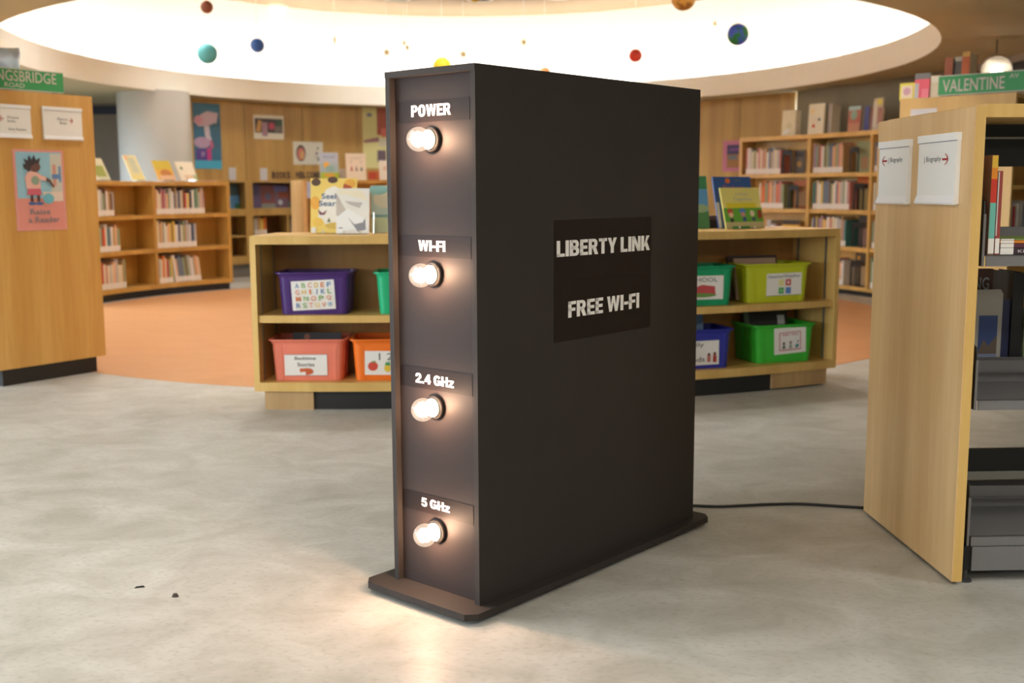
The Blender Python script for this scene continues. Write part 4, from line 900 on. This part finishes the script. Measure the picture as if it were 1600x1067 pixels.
def rr_loop(hx, hy, z, r, cy, n=4):
    out = []
    for sx, sy, a0 in ((1, 1, 0), (-1, 1, 90), (-1, -1, 180), (1, -1, 270)):
        for j in range(n+1):
            a = R(a0+90*j/n); out.append((sx*(hx-r)+r*math.cos(a), cy+sy*(hy-r)+r*math.sin(a), z))
    return out
def bin_box(a, z, turn, rgb, label, card, r=6.43, W_=0.45, H_=0.25, D_=0.34, nudge=0.0):
    """tapered plastic tub; own frame: x right, y away, origin at the middle of the front rim's foot"""
    fr = cabframe(a, r, z) @ Matrix.Rotation(R(turn), 4, 'Z') @ Matrix.Translation((0, nudge, 0))
    s = thing('book_bin', fr, label, 'bin', 'plastic book bins in the low cabinet')
    pm = M(rgb, 0.32, var=0.03); cy = D_/2; tp = 0.019
    hx, hy = W_/2-0.018, D_/2-0.016
    L = [rr_loop(hx-tp, hy-tp*.6, 0.0, .03, cy), rr_loop(hx-0.004, hy-0.003, H_-0.028, .035, cy), rr_loop(hx, hy, H_-0.026, .036, cy), rr_loop(hx+0.004, hy+0.003, H_-0.014, .038, cy), rr_loop(hx+0.017, hy+0.015, H_-0.008, .042, cy), rr_loop(hx+0.017, hy+0.015, H_, .042, cy),
         rr_loop(hx-0.002, hy-0.002, H_-0.001, .034, cy), rr_loop(hx-tp-0.004, hy-tp*.6-0.004, 0.006, .028, cy)]
    here(s).use(pm).loft(L).build('tub', s, smooth=True)
    # front ribs and side ribs
    yb, yt = cy-(hy-tp*.6), cy-(hy-0.004)
    for xs in (-1, 1):
        xa, xb = xs*(hx-tp-0.045), xs*(hx-0.055)
        m = here(s).use(pm); wv = 0.010
        m.add([(xa-wv, yb-.003, 0.004), (xa+wv, yb-.003, 0.004), (xb+wv, yt-.003, H_-0.03), (xb-wv, yt-.003, H_-0.03), (xa-wv, yb+.01, 0.004), (xa+wv, yb+.01, 0.004), (xb+wv, yt+.01, H_-0.03), (xb-wv, yt+.01, H_-0.03)],
              [(0, 1, 2, 3), (4, 7, 6, 5), (0, 4, 5, 1), (1, 5, 6, 2), (2, 6, 7, 3), (3, 7, 4, 0)]); m.build('rib', s)
        m = here(s).use(pm); xc0, xc1 = xs*(hx-tp), xs*(hx-0.004)
        for yy in (cy-.10, cy+.02):
            m.add([(xc0+xs*.004, yy, 0.004), (xc0+xs*.004, yy+.03, 0.004), (xc1+xs*.004, yy+.03, H_-0.03), (xc1+xs*.004, yy, H_-0.03), (xc0-xs*.01, yy, 0.004), (xc0-xs*.01, yy+.03, 0.004), (xc1-xs*.01, yy+.03, H_-0.03), (xc1-xs*.01, yy, H_-0.03)],
                  [(0, 1, 2, 3), (4, 7, 6, 5), (0, 4, 5, 1), (1, 5, 6, 2), (2, 6, 7, 3), (3, 7, 4, 0)])
        m.build('side_rib', s)
    cx, cz, cw, ch, rot, shapes = card
    tilt = math.degrees(math.atan2(yb-yt, H_-0.03))
    cf = fr @ Matrix.Translation((cx, yb-0.0038, 0)) @ Matrix.Rotation(R(tilt), 4, 'X') @ Matrix.Translation((0, 0, cz)) @ Matrix.Rotation(R(rot), 4, 'Y')
    o = MB(cf).use(M((238, 232, 224), 0.5, var=0.02)).box(-cw/2, -0.001, -ch/2, cw/2, 0, ch/2).build('label_card', s)
    art(MB(cf), shapes, -cw/2, -ch/2, cw, ch, -0.0016).build('card_print', o)
    return s
ABC = []
pal = [(86, 130, 176), (130, 176, 96), (232, 138, 96), (236, 190, 66), (226, 130, 74), (76, 136, 186)]
for i, rowt in enumerate(('ABCDEF', 'GHIJKL', 'MNOPQ', 'RSTUVW')):
    for j, ch in enumerate(rowt):
        u0 = .06+j*(.89/len(rowt)); wd = .62*.89/len(rowt)
        if ch in 'IJ': u0 += wd*.25; wd *= .45
        ABC.append(('t', ch, u0+.03, .76-.225*i, u0+.03+wd, .93-.225*i, pal[(i*2+j*(1 if i != 2 else 3)) % 6]))
bin_box(-91.75, 0.5665, 2.5, (74, 40, 112), 'dark purple bin with a coloured alphabet card', (-0.005, .115, .255, .175, -2.5, ABC), W_=.465)
bin_box(-86.55, 0.5665, 0, (30, 178, 120), 'sea green bin cut off by the black tower, shelf of purple bin', (.02, .12, .26, .16, 0, [('t', 'FARM', .1, .6, .6, .85, (96, 96, 96))]), W_=.46)
bin_box(-92.2, 0.1665, 2, (238, 130, 104), 'salmon pink bin with a bedtime stories card', (-0.012, .095, .255, .13, 0, [('r', 0, 0, 1, .02, (150, 120, 120)), ('r', 0, .98, 1, 1, (150, 120, 120)), ('t', 'Bedtime', .24, .74, .74, .90, (120, 116, 112)), ('t', 'Stories', .30, .44, .70, .62, (120, 116, 112)), ('c', .52, .20, .15, .16, (206, 96, 48)), ('c', .44, .12, .06, .08, (240, 230, 220)), ('c', .40, .26, .05, .09, (206, 96, 48))]), W_=.475)
bin_box(-87.85, 0.1665, 1, (240, 116, 26), 'bright orange bin with a counting card beside salmon bin', (.015, .105, .32, .145, 1, [('t', '1 2 3', .26, .62, .70, .92, (110, 106, 100)), ('c', .15, .36, .095, .19, (214, 76, 58)), ('r', .13, .52, .20, .58, (120, 150, 80)), ('c', .42, .28, .06, .16, (228, 190, 60)), ('p', [(.37, .40), (.40, .58), (.42, .50), (.45, .60), (.48, .40)], (70, 150, 86)), ('c', .58, .32, .06, .16, (228, 190, 60)), ('p', [(.53, .44), (.56, .62), (.58, .54), (.61, .64), (.64, .44)], (70, 150, 86))]), W_=.47)
bin_box(-70.25, 0.5665, -6, (16, 158, 104), 'emerald bin with a school card beside the lime bin', (.0, .115, .29, .15, 0, [('t', 'SCHOOL', .14, .74, .86, .92, (120, 120, 118)), ('p', [(.2, .2), (.25, .45), (.5, .62), (.8, .55), (.82, .2)], (196, 76, 80)), ('c', .5, .18, .34, .09, (110, 150, 70))]), W_=.47)
bin_box(-65.15, 0.5665, -8, (196, 202, 34), 'lime yellow bin with four coloured squares on its card', (.045, .115, .255, .145, -1, [('r', 0, 0, 1, .02, (150, 150, 140)), ('t', 'Seasons/Weather', .04, .80, .96, .93, (116, 116, 124)), ('r', .34, .44, .49, .72, (232, 222, 150)), ('r', .54, .44, .69, .72, (206, 80, 76)), ('r', .585, .51, .645, .64, (240, 220, 214)), ('r', .34, .08, .49, .36, (96, 176, 96)), ('r', .54, .08, .69, .36, (96, 142, 206)), ('c', .415, .22, .035, (150, 206, 150))]), W_=.50)
bin_box(-70.3, 0.1665, -6, (44, 50, 156), 'royal blue bin with a family and friends card', (-.02, .10, .30, .155, -1, [('t', 'Family', .14, .72, .66, .94, (96, 92, 92)), ('t', '&', .40, .45, .47, .58, (96, 92, 92)), ('t', 'Friends', .08, .14, .68, .34, (96, 92, 92)), ('c', .77, .42, .035, (110, 70, 60)), ('r', .73, .12, .81, .36, (196, 120, 110)), ('c', .90, .45, .035, (130, 60, 50)), ('r', .86, .10, .94, .38, (176, 60, 56))]), W_=.47)
bin_box(-64.5, 0.1665, -8, (58, 182, 50), 'bright green bin with red framed card', (.035, .145, .235, .175, -3, [('r', .16, .12, .84, .82, (196, 96, 110)), ('r', .185, .145, .815, .795, (236, 230, 226)), ('t', 'FAIRY TALES', .26, .68, .76, .77, (190, 66, 86)), ('p', [(.24, .2), (.30, .42), (.36, .2)], (96, 110, 104)), ('c', .30, .40, .04, (110, 80, 70)), ('p', [(.45, .2), (.51, .44), (.57, .2)], (150, 160, 150)), ('c', .51, .42, .04, (150, 120, 100)), ('p', [(.64, .24), (.70, .36), (.78, .3), (.72, .18)], (70, 136, 140)), ('c', .74, .44, .025, (80, 70, 70)), ('r', .22, .16, .78, .175, (200, 110, 120))]), W_=.47, D_=.36)
# books in the bins
def bin_book(a, r, z, w, h, col, label, tilt=10, turn=0, shapes=None, t_=.02):
    return cover_book(lean(cabframe(a, r, z) @ Matrix.Rotation(R(turn), 4, 'Z'), tilt), w, h, t_, col, shapes, label, 'books poking out of the bins')
bin_book(-91.95, 6.30, 0.180, .30, .262, (62, 54, 60), 'charcoal book poking out of the salmon bin', 8, shapes=[('r', 0, .86, 1, 1, (54, 46, 50)), ('c', .3, .90, .06, (150, 90, 60))])
bin_book(-65.75, 6.29, 0.580, .30, .268, (190, 156, 128), 'tan covered book poking out of the lime bin', 10, -8)
bin_book(-65.60, 6.24, 0.580, .36, .285, (70, 46, 40), 'dark maroon book behind the tan one in lime bin', 10, -8)
bin_book(-71.3, 6.30, 0.180, .28, .31, (206, 196, 176), 'cream paged book poking out of the blue bin', 10, -6, [('r', .2, .7, .8, .95, (176, 170, 166))])
bin_book(-70.35, 6.27, 0.180, .24, .325, (104, 140, 186), 'pale blue book with orange sun poking out of blue bin', 10, -6, [('c', .6, .88, .12, (210, 140, 50))])
bin_book(-71.0, 6.235, 0.180, .34, .345, (40, 48, 84), 'dark navy book standing at the back of blue bin', 10, -6)
bin_book(-64.75, 6.28, 0.180, .30, .315, (44, 40, 38), 'black book poking out of the green bin', 14, -8, [('r', 0, 0, .12, 1, (86, 104, 76)), ('r', .82, .7, 1, .9, (206, 206, 200))])
bin_book(-63.9, 6.23, 0.180, .26, .33, (58, 50, 44), 'dark brown book behind the black one in green bin', 14, -8, [('r', .0, .8, .2, 1, (150, 140, 130))])
# ------------------------------------------------------------------ books and stands on the low cabinet
KT = 1.035
def kbook(a, r, w, h, col, shapes, label, tilt, turn=0, t_=.012, z=KT, grp='books displayed on the low cabinet'):
    return cover_book(lean(cabframe(a, r, z+0.004) @ Matrix.Rotation(R(turn), 4, 'Z'), tilt), w, h, t_, col, shapes, label, grp)
kbook(-91.05, 6.15, .285, .335, (252, 218, 110), [('p', [(.16, .3), (.22, .62), (.34, .8), (.5, .86), (.66, .8), (.9, .78), (.95, .3), (.8, .12), (.4, .1)], (252, 246, 234)), ('c', .12, .93, .10, .07, (96, 66, 50)), ('c', .48, .97, .11, .06, (96, 66, 50)), ('c', .1, .55, .1, .12, (246, 180, 70)), ('c', .16, .2, .12, .08, (248, 206, 90)), ('c', .85, .9, .12, .08, (246, 180, 70)),
       ('t', 'Seek', .24, .62, .62, .72, (84, 112, 150)), ('t', 'Search', .18, .49, .74, .59, (84, 112, 150)), ('p', [(.16, .43), (.26, .36), (.36, .42), (.3, .33), (.2, .33)], (130, 70, 92)), ('c', .52, .13, .2, .06, (226, 190, 90)), ('p', [(.36, .2), (.4, .28), (.44, .2)], (120, 130, 80)), ('r', .02, .0, .12, .1, (244, 238, 226)), ('p', [(.72, .9), (.9, .84), (.82, .74), (.7, .8)], (190, 90, 54)), ('c', .66, .3, .06, .05, (190, 176, 170))], 'yellow bordered picture book with butterflies standing on the low cabinet', 9, 0, .016)
kbook(-89.85, 6.24, .20, .275, (246, 242, 234), [('p', [(.06, .98), (.8, .94), (.95, .72), (.3, .86), (.08, .86)], (252, 242, 214)), ('p', [(.0, .9), (.3, .5), (.2, .35), (0, .4)], (210, 200, 190)), ('p', [(.25, .72), (.8, .68), (.7, .56), (.4, .64)], (204, 196, 190)), ('p', [(.35, .55), (.95, .3), (.97, .0), (.5, .1), (.05, .0), (.0, .35)], (254, 254, 252)), ('p', [(.35, .36), (.55, .2), (.8, .24), (.88, .34), (.9, .08), (.66, .03)], (150, 150, 156)), ('r', .08, .11, .2, .13, (110, 110, 110))], 'white book with grey whale tail shapes on the low cabinet', 12, 0)
for a, w, lab in ((-89.85, .16, 'clear easel holding the white whale tail book'), (-66.4, .2, 'clear easel holding the yellow picnic book'), (-91.05, .2, 'clear easel holding the yellow bordered butterfly book')):
    s = thing('book_easel', cabframe(a, 6.235 if a > -91 else 6.15, KT), lab, 'easel', 'clear easels on the low cabinet')
    here(s).use(ACRYL).box(-w/2, -0.03, 0, w/2, 0.12, 0.0035).build('foot', s)
    for xs in (-1, 1):
        here(s).use(M((226, 214, 190), 0.3)).xprism([(-0.03, 0.0035), (-0.024, 0.0035), (-0.026, 0.022), (-0.03, 0.022)], xs*w*.3-.006, xs*w*.3+.006).build('hook', s)
    here(s).use(ACRYL).xprism([(0.05, 0.0035), (0.054, 0.0035), (0.085, 0.16), (0.081, 0.16)], -w*.3, w*.3).build('rest', s)
s = thing('acrylic_bookend', cabframe(-88.72, 6.2, KT), 'clear slanted acrylic bookend standing beside the white whale book', 'bookend')
here(s).use(ACRYL).xprism([(0, 0.003), (0.12, 0.003), (0.05, .13), (0.03, .13)], -.002, .002).build('fin', s)
here(s).use(ACRYL).box(-.002, 0, 0, .06, .12, .003).build('foot', s)
kbook(-87.55, 6.12, .30, .29, (190, 210, 200), [('r', 0, 0, 1, .35, (206, 216, 176)), ('r', 0, .32, 1, .38, (130, 170, 170)), ('c', .3, .7, .25, .18, (222, 218, 196)), ('c', .15, .9, .2, .1, (150, 200, 196))], 'pale teal seascape book half hidden by the tower, on the low cabinet', 10, 0)
kbook(-69.5, 6.10, .30, .345, (66, 140, 96), [('r', 0, .3, 1, .75, (92, 156, 214)), ('r', 0, 0, 1, .32, (74, 130, 84)), ('c', .8, .38, .2, .08, (150, 176, 140))], 'green and blue landscape book just past the tower, on low cabinet', 10, 0)
kbook(-66.15, 6.12, .31, .345, (58, 92, 166), [('r', 0, .7, 1, 1, (56, 96, 170)), ('c', .38, .92, .07, .05, (226, 120, 56)), ('t', 'Kindness', .25, .72, .78, .84, (190, 84, 130)), ('r', 0, 0, .08, .5, (226, 226, 232)), ('t', 'I SPY', .5, .9, .74, .95, (110, 130, 130))], 'deep blue picture book behind the yellow picnic book', 14, 3)
kbook(-66.4, 6.245, .31, .275, (240, 232, 140), [('r', 0, .0, 1, .5, (104, 178, 68)), ('r', 0, .0, 1, .16, (196, 186, 140)), ('r', .1, .5, .86, .62, (236, 222, 60)), ('t', 'A Picnic', .36, .80, .70, .88, (206, 206, 190)), ('t', 'Together', .28, .66, .80, .76, (206, 206, 190)), ('c', .16, .40, .075, .09, (200, 90, 70)), ('c', .17, .33, .06, .06, (236, 200, 170)), ('c', .48, .42, .08, .07, (90, 140, 210)), ('c', .48, .34, .06, .06, (214, 160, 150)), ('c', .72, .36, .06, .08, (232, 216, 190)), ('r', .86, .24, .97, .44, (156, 70, 50)), ('c', .17, .2, .05, .05, (80, 70, 70)), ('c', .5, .22, .05, .06, (70, 90, 150)), ('c', .74, .22, .05, .05, (80, 100, 120)), ('r', .15, .0, .6, .05, (66, 150, 80))], 'yellow picnic picture book leaning on a clear easel, low cabinet', 17, 3)
zz = KT
for hh, colr, lab in ((.055, (58, 44, 36), 'dark brown book lying flat beside the landscape book'), (.028, (120, 92, 74), 'tan edged book lying flat on the dark brown one')):
    m = MB(); m.use(M(colr, .5)).box(-.10, 0, 0, .10, .2, .004).box(-.10, 0, hh-.004, .10, .2, hh).box(-.10, 0, 0, .10, .004, hh).use(PAGE).box(-.097, .004, .004, .097, .197, hh-.004)
    tag(m.build('book', fr=cabframe(-67.75, 6.02, zz)), lab, 'book', 'flat books on the low cabinet'); zz += hh
tag(MB().use(M((226, 200, 180), .6)).box(-.12, 0, 0, .12, .16, .004).build('leaflet', fr=cabframe(-64.0, 6.2, KT)), 'pale peach leaflet lying flat at the end of low cabinet', 'leaflet')

# ------------------------------------------------------------------ things on and in the far end-panel bookcase
FZ = 1.951
def farbook(x, y, z, w, h, t_, col, shapes, label, turn=0, tilt=3):
    return cover_book(lean(FF @ Matrix.Translation((x, y, z)) @ Matrix.Rotation(R(turn), 4, 'Z'), tilt), w, h, t_, col, shapes, label, 'books on the bookcase behind the steel shelving')
farbook(.142, .04, FZ, .112, .145, .016, (236, 96, 116), [('r', .0, 0, .3, .8, (190, 186, 190)), ('r', .5, 0, 1, .5, (238, 130, 150))], 'hot pink picture book beside the green sign, far bookcase top')
farbook(.238, .05, FZ, .072, .165, .016, (226, 214, 186), [('r', .1, .7, .9, .95, (236, 230, 214))], 'cream book wedged between pink book and green sign')
farbook(.18, .40, FZ, .06, .33, .15, (150, 74, 40), [], 'rust brown volume above the green sign')
farbook(.245, .42, FZ, .06, .33, .15, (84, 76, 68), [('r', .0, .9, 1, 1, (190, 184, 170))], 'grey volume above the green sign between rust and orange')
farbook(.31, .40, FZ, .06, .36, .15, (192, 92, 30), [('r', .0, .9, 1, 1, (214, 170, 90))], 'orange volume above the green sign')
farbook(.09, .16, FZ, .12, .20, .02, (124, 124, 126), [('r', 0, 0, 1, .4, (150, 150, 154))], 'grey book standing behind the pink and yellow books')
farbook(.024, .05, FZ, .115, .125, .012, (226, 214, 74), [('r', .12, .1, .88, .85, (230, 216, 190)), ('c', .5, .5, .25, (206, 160, 176))], 'yellow edged picture book at outer end of the far bookcase top')
tag(MB().use(M((216, 212, 214), .5)).box(-.10, -.003, 0, .10, 0, .22).build('paper_notice', fr=FF @ Matrix.Translation((.185, -.0005, 1.655))), 'white paper notice on the wood end behind the steel shelving', 'notice')
for k_, (cn, hh, tt) in enumerate((('slate', .27, .04), ('red', .24, .03), ('white', .26, .035), ('pale grey', .28, .05), ('slate', .25, .04), ('white', .27, .04))):
    spine_book(FF @ Matrix.Translation((.83, .06+.06*k_, 1.051-.13-.031+.03)) @ Matrix.Rotation(R(90), 4, 'Z'), tt, hh, .2, cn, f'{cn} book, {ORD[k_]} from the end panel, seen through the steel shelf', 'books seen through the steel shelving')
# pendant lamp beyond the green sign
PT = frame(4.34, 10.15, 2.40, -0.35) @ Matrix.Rotation(R(-62), 4, 'X')
t = thing('pendant_lamp', PT, 'small white glowing lamp hanging beyond the far green street sign', 'lamp')
here(t).use(M((216, 210, 200), .3, .3)).lathe([(.13, -.17), (.122, -.09), (.05, -.02), (.02, 0), (.018, 0), (.048, -.022), (.118, -.092), (.127, -.17)], 24).build('lamp_shade', t, smooth=True)
here(t).use(LAMPW).ball((0, 0, -.10), .088).build('bulb', t, smooth=True)
MB().use(BLACK).tube([(4.34, 10.15, 2.40), (4.34, 10.15, 2.599)], .006).build('cord', t)
